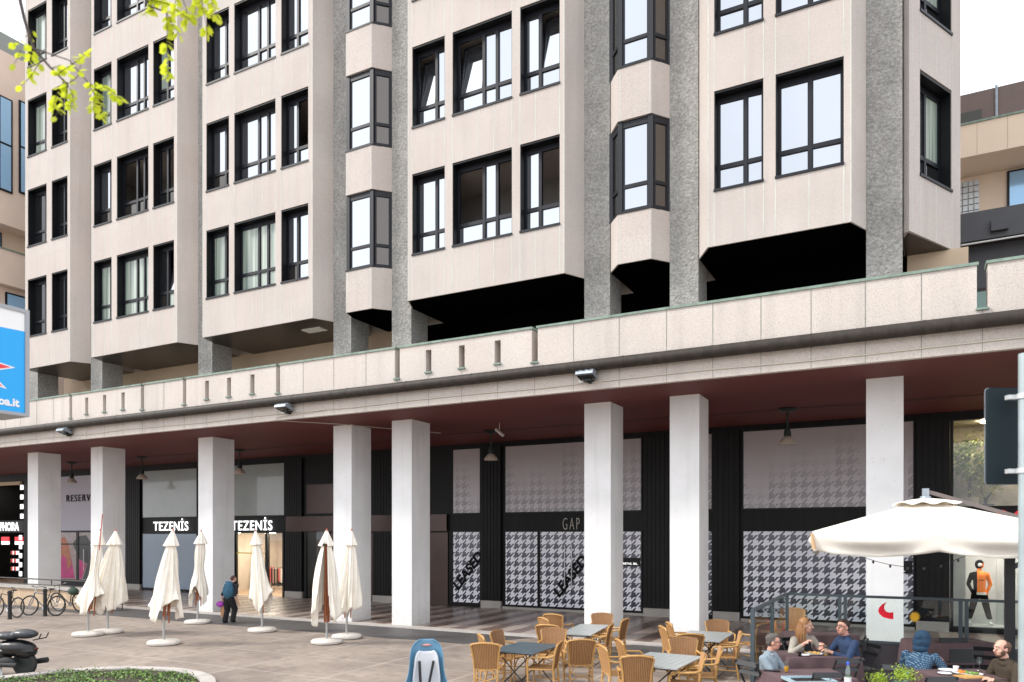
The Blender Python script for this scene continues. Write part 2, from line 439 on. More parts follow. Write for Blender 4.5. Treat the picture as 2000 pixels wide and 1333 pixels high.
cb = MB(); cb.tube([(x*1.0, 22.0, 6.30+.012*math.sin(x*1.7)) for x in range(-36, 8)], .013, 6)
tag(cb.build('cable', M("dark cable", (.05, .03, .03), .6)), 'dark cable running along the red arcade ceiling between the lamps', 'cable')

# floors: rows of windows and spandrels
S0, SH, WH = 11.03, 3.73, 2.38; BOT = 9.71
def levels(rows): return [S0 + SH*k for k in range(rows)]
WCACHE = {}
def window_mesh(wd, splits, up, lo, D=.27, h=WH):
    key = (round(wd,2), tuple(splits), up, lo)
    if key in WCACHE: return WCACHE[key]
    f = MB(); g = MB()
    t = .02
    f.box(0, t, .02, D+.1, 0, h, 1).box(wd-t, wd, .02, D+.1, 0, h, 1).box(t, wd-t, .02, D+.1, h-.05, h, 1).box(-.01, wd+.01, -.03, D+.1, -.03, .03, 0)
    f.box(t, t+.05, D, D+.07, .03, h-.05, 0).box(wd-t-.05, wd-t, D, D+.07, .03, h-.05, 0)
    f.box(t+.05, wd-t-.05, D, D+.07, h-.19, h-.05, 0).box(t+.05, wd-t-.05, D, D+.07, .03, .09, 0)
    TR = .66
    f.box(t+.05, wd-t-.05, D-.012, D+.075, TR-.05, TR+.05, 0)
    xs = [t+.05] + [t+.05+(wd-2*t-.10)*s for s in splits] + [wd-t-.05]
    for x in xs[1:-1]: f.box(x-.042, x+.042, D-.02, D+.08, .09, h-.19, 0)
    mi = {'s':0, 'd':1, 'c':2, 'm':3, 'o':None, 't':0, 'a':4}
    for i in range(len(xs)-1):
        a = xs[i] + (.042 if i else 0); b = xs[i+1] - (.042 if i < len(xs)-2 else 0)
        for row, (z0, z1) in ((lo, (.09, TR-.05)), (up, (TR+.05, h-.19))):
            k = row[i] if i < len(row) else row[-1]
            if mi[k] is None: continue
            f.box(a, a+.018, D+.0, D+.04, z0, z1, 0).box(b-.018, b, D, D+.04, z0, z1, 0)
            if k == 't':
                dy = (z1-z0)*.17
                g.add([(a+.03,D+.03,z0+.03),(b-.03,D+.03,z0+.03),(b-.03,D+.03+dy,z1-.05),(a+.03,D+.03+dy,z1-.05)], [(0,1,2,3)], 0)
                for xx in (a+.02, b-.02): f.bar((xx, D+.03, z0), (xx, D+.03+dy, z1-.02), .05, .05, 0, up=(0,1,0))
                f.bar((a, D+.03+dy, z1-.03), (b, D+.03+dy, z1-.03), .05, .05, 0)
            else:
                j = rnd.uniform(-.006, .006)
                g.add([(a+.018,D+.03+j,z0),(b-.018,D+.03-j,z0),(b-.018,D+.03-j,z1),(a+.018,D+.03+j,z1)], [(0,1,2,3)], mi[k])
    r = (f.mesh('window', [m_frame, m_reveal]), g.mesh('glass', [m_gsky, m_gdark, m_gcur, m_gdim, m_gsk2])); WCACHE[key] = r
    return r
def add_window(x, y, z, rz, wd, splits, up, lo):
    a, b = window_mesh(wd, splits, up, lo)
    o = put(a, 'window', (x, y, z), (0, 0, rz), B)
    g = bpy.data.objects.new('glass', b); COL.objects.link(g); g.parent = o
YB = 18.08; TW = 20.6
def bay(xl, xa, wins, xb, xr, kinds, slat=True):
    rows = len(kinds)
    wl = MB(); plan = [(xl, PY+.01), (xa, YB), (xb, YB), (xr, PY+.01), (xr, TW), (xl, TW)]
    zs = [BOT] + [v for k in range(rows) for v in (S0+SH*k, S0+SH*k+WH)]
    lv = [(zs[2*i], zs[2*i+1]) for i in range(rows)] + [(zs[-1], TOP)]
    for a, b in lv: wl.prism(plan, a, b)
    for k in range(rows):
        z0, z1 = S0+SH*k, S0+SH*k+WH; D = YB+.36
        wl.prism([(xl, PY+.01), (xa, YB), (wins[0][0], YB), (wins[0][0], D), (xa+.1, D), (xl, PY+.3)], z0, z1)
        wl.prism([(wins[-1][1], YB), (xb, YB), (xr, PY+.01), (xr, PY+.3), (xb-.1, D), (wins[-1][1], D)], z0, z1)
        for i in range(len(wins)-1): wl.box(wins[i][1], wins[i+1][0], YB, D, z0, z1)
        for (x0, x1, sp), (up, lo) in zip(wins, kinds[k]): add_window(x0, YB, z0, 0, x1-x0, sp, up, lo)
    class J:
        def box(q, *a): wl.box(a[0]-.003, a[1]+.003, *a[2:], 1)
    j = J()
    edges = [xa+.02] + [e for wn in wins for e in (wn[0], wn[1])] + [xb-.02]
    mids = [wn[0] + (wn[1]-wn[0])*s for wn in wins for s in (wn[2][:1] + (wn[2][1:] if len(wn[2]) > 1 else []))]
    for a, b in lv:
        for x in edges: j.box(x-.008, x+.008, YB-.003, YB+.01, a+.01, b-.005)
        for x in mids: j.box(x-.006, x+.006, YB-.003, YB+.01, a+.01, b-.005)
    for k in range(rows):
        z0 = S0+SH*k
        for x in (edges[0], edges[-1]): j.box(x-.008, x+.008, YB-.003, YB+.01, z0+.04, z0+WH-.02)
    wl.build('bay_wall', [m_panel, m_joint], B, world=True)
    # dark room behind and soffit lining under the bay
    MB().box(xl+.02, xr-.02, TW-.35, TW-.3, BOT+.02, TOP).build('room_wall', m_room, B, world=True)
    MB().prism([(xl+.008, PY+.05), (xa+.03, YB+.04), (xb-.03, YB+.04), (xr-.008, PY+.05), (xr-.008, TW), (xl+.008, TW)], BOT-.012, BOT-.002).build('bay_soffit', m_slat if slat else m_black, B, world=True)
    for k in range(rows):                                           # room partitions
        z0 = S0+SH*k
        MB().box(xl+.05, xl+.1, PY+.31, TW-.36, z0+.01, z0+WH-.01).build('room_side', m_room, B, world=True); MB().box(xr-.1, xr-.05, PY+.31, TW-.36, z0+.01, z0+WH-.01).build('room_side', m_room, B, world=True)
P = lambda i: (PX[i]+PW)                                              # right edge of pillar i
sA, sB, sC, sAA = [.62], [.46, .70], [.40], [.5]
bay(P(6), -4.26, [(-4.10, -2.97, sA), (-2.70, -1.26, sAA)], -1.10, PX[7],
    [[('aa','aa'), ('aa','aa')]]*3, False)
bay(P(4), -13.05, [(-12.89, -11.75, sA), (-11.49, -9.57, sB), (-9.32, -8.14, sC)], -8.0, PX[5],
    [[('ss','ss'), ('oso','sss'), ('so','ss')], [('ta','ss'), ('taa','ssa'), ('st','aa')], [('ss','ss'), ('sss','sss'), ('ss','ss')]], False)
bay(P(2), -21.82, [(-21.63, -20.51, sA), (-20.26, -18.35, sB), (-18.10, -16.93, sC)], -16.74, PX[3],
    [[('cm','cc'), ('ccc','ccc'), ('ss','ms')], [('ss','mm'), ('sss','sss'), ('so','ss')], [('ss','ss'), ('sss','sss'), ('ss','ss')], [('ss','ss'), ('sss','sss'), ('ss','ss')]])
bay(P(1), -28.08, [(-27.93, -26.84, sA), (-26.53, -24.70, sB), (-24.44, -23.30, sC)], -23.13, PX[2],
    [[('cc','cc'), ('ccc','ccc'), ('dt','mc')], [('sm','mm'), ('oot','mmm'), ('oo','dm')], [('cs','cc'), ('sss','sss'), ('cs','ss')], [('ss','ss'), ('sss','sss'), ('cs','ss')], [('ss','ss')]*3])
bay(P(0), -32.52, [(-32.34, -31.02, sA), (-30.67, -29.61, sC)], -29.44, PX[1],
    [[('dc','dm'), ('dd','dd')], [('dm','dm'), ('dm','dd')], [('cm','cm'), ('dd','dd')], [('cc','cd'), ('ds','ds')], [('cs','cs'), ('ds','ds')]])
# narrow oriel bays between the paired ribs
def oriel(xl, xr, la, lb, rows, kinds):
    yo = 18.25; plan = [(xl, PY+.01), (xl+la, yo), (xr-lb, yo), (xr, PY+.01), (xr, TW), (xl, TW)]
    wl = MB(); j = MB()
    zs = [(BOT+.04, S0)] + [(S0+SH*k+WH, S0+SH*(k+1)) for k in range(rows-1)] + [(S0+SH*(rows-1)+WH, TOP)]
    for a, b in zs:
        wl = MB(); wl.prism(plan, a, b)
        for x in (xl+la+.06, xr-lb-.05): wl.box(x-.008, x+.008, yo-.003, yo+.01, a+.01, b-.01, 1)
        wl.build('oriel_spandrel', [m_panel, m_joint], B, world=True)
    MB().box(xl+.02, xr-.02, TW-.35, TW-.3, BOT+.1, TOP).build('room_wall', m_room, B, world=True)
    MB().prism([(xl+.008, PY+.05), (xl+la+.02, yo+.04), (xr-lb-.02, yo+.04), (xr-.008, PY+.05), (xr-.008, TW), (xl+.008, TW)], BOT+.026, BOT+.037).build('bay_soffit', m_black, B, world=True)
    for k in range(rows):
        z0 = S0+SH*k; f = MB(); g = MB(); i = .10
        Q = [Vector((xl+.03, PY+.06)), Vector((xl+la+.05, yo+i)), Vector((xr-lb-.03, yo+i)), Vector((xr-.03, PY+.06))]
        th = [.13, .12, .13, .12]
        for q, t in zip(Q, th): f.box(q.x-t/2, q.x+t/2, q.y-t/2, q.y+t/2, z0, z0+WH-.001)
        f.prism([(xl+.01, PY+.02), (xl+la, yo-.02), (xr-lb, yo-.02), (xr-.01, PY+.02)], z0-.012, z0+.03)
        for n in range(3):
            a, b = Q[n], Q[n+1]
            for zc, hh in ((z0+.07, .09), (z0+.70, .09), (z0+WH-.09, .17)):
                f.bar((a.x, a.y, zc), (b.x, b.y, zc), .07, hh)
            d = (b-a).normalized()
            a2, b2 = a + d*.06, b - d*.06
            for z1, z2 in ((z0+.11, z0+.66), (z0+.74, z0+WH-.17)):
                for q in (a2 + d*.025, b2 - d*.025): f.bar((q.x, q.y, z1), (q.x, q.y, z2), .05, .05, 0, up=(d.y, -d.x, 0))
                g.add([(a2.x,a2.y,z1),(b2.x,b2.y,z1),(b2.x,b2.y,z2),(a2.x,a2.y,z2)], [(0,1,2,3)], {'s':0,'d':1,'m':3,'a':4}[kinds[n]])
        o = f.build('window', m_frame, B, world=True)
        gg = g.build('glass', [m_gsky, m_gdark, m_gcur, m_gdim, m_gsk2], o)
        gg.location = (0, 0, 0)
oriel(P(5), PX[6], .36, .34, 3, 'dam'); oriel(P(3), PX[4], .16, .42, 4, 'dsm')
# chamfered corner bay at the right end
cx0, cy0 = .02, 18.92; dx, dy = .462, .887; LN = 2.37
nx, ny = -dy, dx                                                    # into the building
def ob(t0, t1, n0, n1): return [(cx0+dx*t+nx*n, cy0+dy*t+ny*n) for t, n in ((t0,n0),(t1,n0),(t1,n1),(t0,n1))]
cw = MB()
lv = [(9.60, S0-.05), (S0-.05+WH+.02, S0-.05+SH), (S0-.05+SH+WH+.02, S0-.05+2*SH), (S0-.05+2*SH+WH+.02, TOP)]
for a, b in lv:
    cw.prism([(cx0, cy0), (cx0+dx*LN, cy0+dy*LN), (cx0+dx*LN+nx*1.2, cy0+dy*LN+ny*1.2), (-.09, 20.6), (-.09, 19.0)], a, b)
    for t in (.12, .47, 1.2, 1.94): cw.obox((cx0+dx*t, cy0+dy*t, (a+b)/2), (.016, .01, b-a-.02), Matrix.Rotation(math.atan2(dy, dx), 3, 'Z'), 1)
for k in range(3):
    z0 = S0-.05+SH*k; z1 = z0+WH+.02
    cw.prism([(cx0, cy0), (cx0+dx*.466, cy0+dy*.466), (cx0+dx*.466+nx*.42, cy0+dy*.466+ny*.42), (-.09, 19.6), (-.09, 19.0)], z0, z1)
    cw.prism(ob(1.94, LN, 0, .42), z0, z1)
    add_window(cx0+dx*.466, cy0+dy*.466, z0, math.atan2(dy, dx), 1.474, [.5], 'sc', 'sd')
cw.build('bay_wall', [m_panel, m_joint], B, world=True)
MB().prism([(cx0-.02, cy0+.1), (cx0+dx*LN-.05, cy0+dy*LN-.04), (-.05, 22), (-.09, 19.4)], 9.575, 9.595).build('bay_soffit', m_slat, B, world=True)
MB().box(-33.4, -.1, TW-.02, 30, BOT+.03, TOP).box(-.1, .9, 22.1, 30, BOT+.03, TOP).build('core_wall', m_panel, B, world=True)
# recessed terrace storey behind the parapet
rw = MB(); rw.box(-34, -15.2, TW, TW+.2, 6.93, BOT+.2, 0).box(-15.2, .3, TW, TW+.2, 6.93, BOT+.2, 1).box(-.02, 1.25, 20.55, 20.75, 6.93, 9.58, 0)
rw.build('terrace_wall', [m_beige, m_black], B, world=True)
for x0, x1, z0, z1 in ((-31.9,-30.8,8.0,9.0), (-26.6,-25.6,7.9,8.9), (-25.3,-24.3,8.5,9.0), (-20.4,-18.7,7.8,9.0), (-17.2,-16.5,8.7,9.1), (-12.8,-10.6,7.2,9.2), (-10.4,-8.2,7.2,9.2), (-4.2,-2.8,7.2,9.2), (-2.6,-1.2,7.2,9.2)):
    f = MB().box(x0, x1, TW-.05, TW-.002, z0, z1).build('window', m_reveal, B, world=True)
    MB().box(x0+.07, x1-.07, TW-.056, TW-.05, z0+.07, z1-.07).build('glass', m_gdark, f)
MB().box(-18.0, -17.2, 18.9, 19.3, BOT-.045, BOT-.013).build('ceiling_light', M("unlit diffuser", (.75, .75, .7), .5), B, world=True)
MB().box(-15.75, -15.1, TW-.4, TW-.06, 7.0, 8.75).build('wall_cabinet', m_beige, B, world=True)
# arcade back wall, ribbed piers, plinths
YS = 24.8
bw = MB()
def wallseg(x0, x1, z0=0.03, z1=SOF): bw.box(x0, x1, YS, YS+.2, z0, z1)
wallseg(-52, -51.5); wallseg(-51.5, -44.75, 5.9, SOF); wallseg(-51.5, -44.75, 2.95, 3.65); wallseg(-44.75, -27.75); wallseg(-27.75, -24.65, 2.95); wallseg(-24.65, -23.35); wallseg(-23.35, -21.95, 2.95); wallseg(-21.95, 1.05)
wallseg(1.05, 7.5, 6.08, SOF); wallseg(1.05, 7.5, 2.98, 3.62); wallseg(1.05, 7.5, .03, .14); wallseg(7.5, 9)
bw.build('shop_wall', m_dkwall, B, world=True)
for x0, x1 in ((-35.5, -34.4), (-24.5, -23.5), (-19.6, -16.9), (-14.42, -13.55), (-8.0, -6.8), (-5.64, -4.8), (.2, 1.03)):
    rb = MB(); pl = MB(); n = max(3, int((x1-x0)/.14)); wdt = (x1-x0)/n
    rb.box(x0, x1, YS-.10, YS-.003, .32, SOF-.15)
    for i in range(n): rb.box(x0+i*wdt+.012, x0+(i+1)*wdt-.012, YS-.118, YS-.10, .33, SOF-.16)
    pl.box(x0, x1, YS-.12, YS-.002, .036, .315)
    rb.build('ribbed_pier', m_dkwall, B, world=True); pl.build('plinth', m_plinth, B, world=True)

# ================================================================== shopfronts
m_sf = M("black shopfront metal", (.014, .014, .015), .45, metal=.1, spec=.25)
def shopfront(label, x0, x1, build):
    t = thing('shopfront', label, 'shopfront', ((x0+x1)/2, YS, 0.035)); build(t); return t
def pane(t, x0, x1, z0, z1, mat, name='window_film', y=YS-.035, fr=.045):
    f = MB(); f.box(x0-fr, x1+fr, y-.01, YS-.004, z0-fr, z0).box(x0-fr, x1+fr, y-.01, YS-.004, z1, z1+fr).box(x0-fr, x0, y-.01, YS-.004, z0, z1).box(x1, x1+fr, y-.01, YS-.004, z0, z1)
    f = f.build('window_frame', m_sf, t, world=True)
    g = MB().box(x0, x1, y, YS-.005, z0, z1).build(name, mat, f)
    return f
def hs1(t): pane(t, -15.70, -14.50, 3.66, 6.12, m_hu); pane(t, -15.70, -14.50, .2, 2.92, m_hl)
def hs2(t):
    pane(t, -13.38, -8.10, 3.66, 6.12, m_hu); pane(t, -13.38, -12.05, .2, 2.92, m_hl); pane(t, -11.93, -8.10, .2, 2.92, m_hl)
    MB().tube([(-10.93, YS-.1, .9), (-10.93, YS-.1, 2.45)], .018).build('door_handle', M("steel", (.5,.5,.5), .3, metal=1), t, world=True)
    MB().tube([(-10.66, YS-.1, .9), (-10.66, YS-.1, 2.45)], .018).build('door_handle', MATS["steel"], t, world=True)
    MB().box(-13.5, -8.02, YS-.09, YS-.004, .036, .12).build('sill', m_plinth, t, world=True)
def hs3(t): pane(t, -6.72, -5.70, 3.66, 6.12, m_hu); pane(t, -6.72, -5.70, .2, 2.92, m_hl)
def hs4(t):
    pane(t, -4.68, .13, 3.66, 6.12, m_hu); pane(t, -4.68, .13, .2, 2.92, m_hl)
    MB().box(-4.76, .17, YS-.09, YS-.004, .036, .12).build('sill', m_plinth, t, world=True)
shopfront('narrow black framed shopfront covered in houndstooth film beside a brown panel', -15.7, -14.5, hs1)
shopfront('wide empty shopfront with houndstooth film and twin door handles under the thin lettering', -13.4, -8.1, hs2)
shopfront('slim strip of houndstooth shopfront seen behind the paired white pillars', -6.7, -5.7, hs3)
shopfront('large houndstooth covered shopfront behind the glass terrace screen', -4.7, .15, hs4)
m_grey1 = M("grey translucent film", (.30, .33, .31), .25, vary=.12, vscale=.8, coat=.6)
m_blue1 = M("blue grey screen", (.22, .29, .37), .3, vary=.05, vscale=1, coat=.4)
m_lav = M("pale lavender board", (.42, .40, .46), .5)
m_fill = M("warm shop fill light", (1, .94, .86), emis=75)  # glow for ceiling discs added to brighten the shop interiors
def room(t, x0, x1, z1, depth, wall, floor, lights, le=None):
    r = MB(); r.box(x0-.05, x1+.05, YS+depth, YS+depth+.1, 0, z1).box(x0-.15, x0-.05, YS+.21, YS+depth, 0, z1).box(x1+.05, x1+.15, YS+.21, YS+depth, 0, z1).box(x0-.05, x1+.05, YS+.21, YS+depth, z1-.05, z1)
    r.build('interior_wall', wall, t, world=True)
    MB().box(x0-.05, x1+.05, YS+.0, YS+depth, 0.0, .03).build('interior_floor', floor, t, world=True)
    l = MB()
    for lx, ly in lights: l.lathe([(.12, z1-.07), (.12, z1-.055)], (lx, YS+ly, 0), 12)
    l.build('fill_light', le or m_fill, t, world=True)
m_shopwall = M("shop interior plaster", (.48, .40, .33), .8, vary=.15, vscale=1.5)
m_shopfl = M("shop interior floor", (.30, .2, .13), .4)
garm = [M("red garment", (.4,.05,.05), .9), M("pink garment", (.5,.25,.25), .9), M("black garment", (.02,.02,.02), .9), M("white garment", (.6,.58,.55), .9), M("orange garment", (.5,.2,.06), .9), M("sand garment", (.4,.32,.22), .9)]
def rail(t, x, y, n, z=1.25):
    r = MB(); r.tube([(x, y, z), (x+n*.09, y, z)], .012, 6, 0).tube([(x, y, .03), (x, y, z)], .012, 6, 0).tube([(x+n*.09, y, .03), (x+n*.09, y, z)], .012, 6, 0)
    for i in range(n): r.box(x+.02+i*.09, x+.07+i*.09, y-.2, y+.2, z-.65-rnd.random()*.25, z-.05, 1+rnd.randrange(6))
    r.build('clothes_rail', [m_sf]+garm, t, world=True)
def tez(t):
    pane(t, -34.27, -30.3, 3.70, 6.02, m_grey1); pane(t, -34.27, -30.3, .16, 2.86, m_blue1)
    pane(t, -30.1, -24.62, 3.70, 6.02, m_grey1); pane(t, -30.1, -27.9, .16, 2.86, m_blue1)
    f = MB().box(-27.85, -27.75, YS-.06, YS+.1, .03, 2.93).box(-25.75, -25.62, YS-.06, YS+.1, .03, 2.93).box(-24.7, -24.6, YS-.06, YS+.1, .03, 2.93).box(-27.85, -24.6, YS-.06, YS+.1, 2.90, 2.949).build('door_frame', m_sf, t, world=True)
    MB().box(-27.75, -25.75, YS+.02, YS+.03, .04, 2.9).box(-25.62, -24.7, YS+.02, YS+.03, .04, 2.9).build('glass', m_shopg, f)
    room(t, -29.5, -24.3, 3.0, 4.5, m_shopwall, m_shopfl, [(-27.2,1.0),(-25.8,1.1),(-28.6,2.8),(-26.4,3.2),(-25.0,2.4)])
    l2 = M('bright shop fill light', (1, .88, .72), emis=330); [MB().lathe([(.12, 2.90), (.12, 2.925)], (q, YS+.9+(i%2)*1.3, 0), 12).build('fill_light', l2, t, world=True) for i, q in enumerate((-28.6,-27.6,-26.6,-25.6,-25.0))]; rail(t, -29.0, YS+2.6, 10); rail(t, -27.2, YS+1.9, 8); rail(t, -26.3, YS+3.3, 10, 1.5)  # stronger glowing discs added under the ceiling to light this interior
    MB().box(-27.7, -25.8, YS+.034, YS+.037, 1.95, 2.0).build('yellow_band', M("yellow tape", (.6, .5, .08), .5), t, world=True)
    MB().box(-26.5, -26.2, YS+.012, YS+.018, 1.5, 1.85).build('notice', M("white paper", (.8, .8, .85), .7), t, world=True)
shopfront('shopfront with grey upper panels, blue grey screen and a lit interior', -34.3, -24.6, tez)
def brn(t):
    b = MB(); b.box(-24.4, -15.95, YS-.14, YS-.121, 2.96, 3.62).build('fascia_band', m_brown, t, world=True)
    MB().box(-21.9, -19.0, YS-.05, YS-.004, .05, 2.9).build('side_panel', m_brown, t, world=True); MB().box(-16.85, -15.95, YS-.05, YS-.004, .05, 2.9).build('side_panel', m_brown, t, world=True)
    f = MB().box(-23.4, -23.3, YS-.05, YS+.1, .03, 2.94).box(-22.05, -21.95, YS-.05, YS+.1, .03, 2.94).build('door_frame', m_sf, t, world=True)
    MB().box(-23.3, -22.05, YS+.0, YS+.01, .04, 2.94).build('glass', m_shopg, f)
    pane(t, -23.3, -21.7, 3.75, 5.0, m_brown, 'upper_window')
    room(t, -23.5, -21.8, 3.0, 2.5, m_dkwall, m_shopfl, [(-22.6, 1.3)])
shopfront('bronze brown shopfront with a narrow glass door left of the fourth pillar', -24.4, -16.0, brn)
def resv(t):
    pane(t, -43.8, -35.66, 3.05, 6.0, m_lav, 'sign_board')
    f = pane(t, -43.8, -35.66, .4, 2.95, M("mauve stone photo", (.28, .20, .19), .4, vary=.4, vscale=4, coat=.4), 'poster')
    f2 = MB().box(-43.85, -35.6, YS-.06, YS-.04, 2.28, 2.34).box(-39.75, -39.55, YS-.06, YS-.04, .4, 2.95).build('mullion', m_sf, t, world=True)
    def poly(name, pts, m, y): MB().add([(a, y, b) for a, b in pts], [tuple(range(len(pts)))]).build(name, m, t, world=True)
    mg = M("magenta coat print", (.50, .02, .16), .5, vary=.3, vscale=3); oh = M("ginger hair print", (.45, .14, .06), .5, vary=.3, vscale=6)
    poly('poster_figure', [(-41.3,.45),(-41.3,1.9),(-40.7,2.0),(-40.2,1.5),(-39.9,.45)], mg, YS-.037)
    poly('poster_hair', [(-41.3,1.2),(-41.3,2.6),(-40.8,2.7),(-40.4,2.2),(-40.2,1.2),(-40.5,.9),(-40.7,1.6),(-41.0,1.7)], oh, YS-.0385)
    poly('poster_hand', [(-39.5,1.7),(-39.2,1.35),(-38.9,1.2),(-39.3,.45),(-39.5,.45)], mg, YS-.037)
    dk = M("black print", (.012,.01,.012), .4)
    poly('poster_black_figure', [(-40.1,2.35),(-39.6,2.75),(-38.9,2.8),(-38.4,2.3),(-38.0,1.6),(-37.2,.9),(-37.2,.45),(-39.2,.45),(-38.8,1.25),(-39.5,1.5)], dk, YS-.0375)  # black haired figure printed on the poster
    poly('poster_sleeve', [(-38.2,1.3),(-37.5,.85),(-37.4,.7),(-38.3,.75)], M("yellow print", (.35,.33,.05), .5), YS-.0385)
    MB().tube([(-39.0, YS-.12, .9), (-39.0, YS-.12, 2.05)], .02).build('door_handle', MATS["steel"], t, world=True)
shopfront('shopfront with lavender board above a poster of a woman in magenta', -43.8, -35.7, resv)
def seph(t):
    room(t, -51, -44.9, 6.0, 5, m_dkwall, m_shopfl, [(-50,1.5),(-48,1.2),(-46.3,1.6),(-47,3.2),(-49,3)])
    s = MB()
    for k in range(9):
        z = 3.75 + k*.55
        if z < 5.9: s.box(-44.98, -44.72, YS-.07, YS-.03, z, z+.27)
        z = .45 + k*.52
        if z < 2.8: s.box(-45.1, -44.86, YS-.07, YS-.03, z, z+.27)
    s.build('striped_edge', M("lit white stripe", (.9,.9,.9), .5, emis=1.0), t, world=True)
    f = MB().box(-48.9, -48.7, YS-.03, YS+.1, 3.66, 5.9).box(-48.7, -45.1, YS-.03, YS+.1, 5.7, 5.89).build('window_frame', M("cream frame", (.55,.42,.28), .6), t, world=True)
    b = MB()
    for x in (-50.3, -47.6, -46.2):
        for z in (.5, 1.0, 1.5): b.box(x, x+.8, YS+2.2, YS+2.6, z, z+.08, 0); [b.box(x+.05+i*.12, x+.12+i*.12, YS+2.25, YS+2.4, z+.08, z+.3, 1+(i%3)) for i in range(6)]
        b.box(x, x+.8, YS+.3, YS+.34, 2.45, 2.7, 2); b.box(x, x+.8, YS+.3, YS+.34, 2.25, 2.44, 3)
    b.build('display_shelf', [m_sf, M("gold pack", (.55,.4,.2), .4), M("lit red panel", (.6,.02,.03), .5, emis=.8), M("lit white panel", (.9,.9,.9), .5, emis=.9)], t, world=True)
shopfront('shopfront with black and white striped edge at the far left', -51, -44.8, seph)
m_store = M("pale boutique wall", (.62, .61, .60), .8, vary=.12, vscale=2)
def orange(t):
    f = MB(); f.box(1.06, 1.14, YS-.05, YS+.1, .14, 6.08).box(4.3, 4.4, YS-.05, YS+.1, .14, 6.08).box(1.14, 7.5, YS-.05, YS+.1, .14, .2).box(1.14, 7.5, YS-.05, YS+.1, 2.9, 2.98)
    f = f.build('window_frame', m_sf, t, world=True)
    MB().box(1.14, 4.3, YS+.02, YS+.03, .2, 2.9).box(4.4, 7.5, YS+.02, YS+.03, .2, 2.9).box(1.14, 4.3, YS+.02, YS+.03, 3.62, 6.08).build('glass', m_shopg, f)
    room(t, 1.1, 7.4, 2.97, 2.2, m_store, M("grey display floor", (.3,.29,.27), .5), [(2.0,.6),(3.3,.5),(2.7,1.3),(1.4,.5),(4.2,.8),(5.2,1.2)])
    MB().box(.95, 1.05, YS+.21, YS+2.1, 3.0, 6.1).box(1.0, 7.6, YS+2.0, YS+2.1, 3.0, 6.1).box(1.0, 7.6, YS+.21, YS+2.0, 6.09, 6.12).box(1.0, 7.6, YS+.21, YS+2.0, 3.3, 3.4).build('upper_wall', M("stone wall paper", (.36,.32,.26), .8, vary=.35, vscale=3), t, world=True)
    MB().box(1.16, 1.46, YS+.35, YS+.42, .04, 2.9).build('partition', m_store, t, world=True); MB().box(2.30, 2.42, YS+1.4, YS+1.5, .04, 2.9).build('partition', m_store, t, world=True)
    MB().lathe([(.14, 6.04), (.14, 6.06)], (2.0, YS+.6, 0), 12).lathe([(.14, 6.04), (.14, 6.06)], (3.4, YS+.6, 0), 12).build('upper_fill_light', M('upper shop fill light', (1,.84,.62), emis=150), t, world=True)  # glowing discs added so the upstairs wall and plants show
shopfront('boutique shopfront with pale interior and indoor plants upstairs at the right end', 1.1, 7.5, orange)

# shop lettering: each sign is its own thing
m_lit = M("backlit and glowing white letters", (.95, .95, .95), .4, emis=1.0)
def sign(txt, x0, x1, z0, z1, label, mat, y=YS-.06, off=.0, ex=.02, name='shop_sign', rot=0, shear=0, space=1):
    me = textmesh(txt, 1, mat, .0, off, 1, shear, space=space)
    xs = [v.co.x for v in me.vertices]; ys = [v.co.y for v in me.vertices]
    sx = (x1-x0)/(max(xs)-min(xs)); sy = (z1-z0)/(max(ys)-min(ys)); mx_, my_ = min(xs), min(ys)
    vs = [((v.co.x-mx_)*sx, (v.co.y-my_)*sy) for v in me.vertices]
    mb = MB(); fs = [tuple(p.vertices) for p in me.polygons if abs(p.normal.z) > .5]
    mb.add([(a, b, ex) for a, b in vs], fs)                       # front face
    from collections import Counter
    ec = Counter(); 
    for p in fs:
        for i in range(len(p)): ec[tuple(sorted((p[i], p[(i+1)%len(p)])))] += 1
    n = len(vs); mb.v += [(a, b, 0) for a, b in vs]
    for e, c in ec.items():
        if c == 1: mb.f.append((e[0], e[1], n+e[1], n+e[0])); mb.m.append(0)
    o = mb.build(name, mat); o.location = (x0, y, z0); o.rotation_euler = (R(90), 0, 0)
    if rot: o.matrix_world = Matrix.Translation((x0, y, z0)) @ Matrix.Rotation(R(rot), 4, Vector((0,-1,0))) @ Matrix.Rotation(R(90), 4, 'X')
    return tag(o, label, 'sign')
sign("TEZENİS", -33.4, -30.85, 3.02, 3.62, 'lit white lettering TEZENIS on the black band left of the third pillar', m_lit, off=.012, space=1.12)
sign("TEZENİS", -27.88, -25.3, 3.02, 3.62, 'lit white lettering TEZENIS on the black band right of the third pillar', m_lit, off=.012, space=1.12)
sign("RESERVED", -40.6, -37.7, 4.62, 4.99, 'thin black lettering RESERVED on the pale lavender board', M("black letters", (.004,.004,.005), .6, spec=.15), space=1.25, off=-.004)
sign("SEPHORA", -47.6, -45.1, 3.05, 3.55, 'lit white lettering of a perfume shop at the far left', m_lit, off=.03)
sign("GAP", -11.03, -10.38, 3.0, 3.42, 'tall thin metal lettering GAP on the black band', M("pale metal letters", (.45,.42,.36), .4, metal=.4), y=YS-.02, off=-.02, space=1.4)
for a, z, lab in ((-15.45, .62, 'black word LEASED slanting across the narrow houndstooth window'), (-11.15, .52, 'black word LEASED slanting across the wide houndstooth doors')):
    sign("LEASED", a, a+1.78, z, z+.40, lab, MATS["black letters"], y=YS-.052, ex=.008, rot=50, shear=.15, off=.045, name='lettering')
def notice(x0, x1, z0, z1, t1, label):
    o = tag(MB().box(x0, x1, YS-.048, YS-.036, z0, z1).build('window_notice', m_sf), label, 'notice')
    me = textmesh(t1, .105, m_lit, 0, .0)  # notice print is given the sign letters' glow, though it is no lamp
    put(me, 'lettering', (x0+.12, YS-.051, z0+.06), (R(90), 0, 0), o)
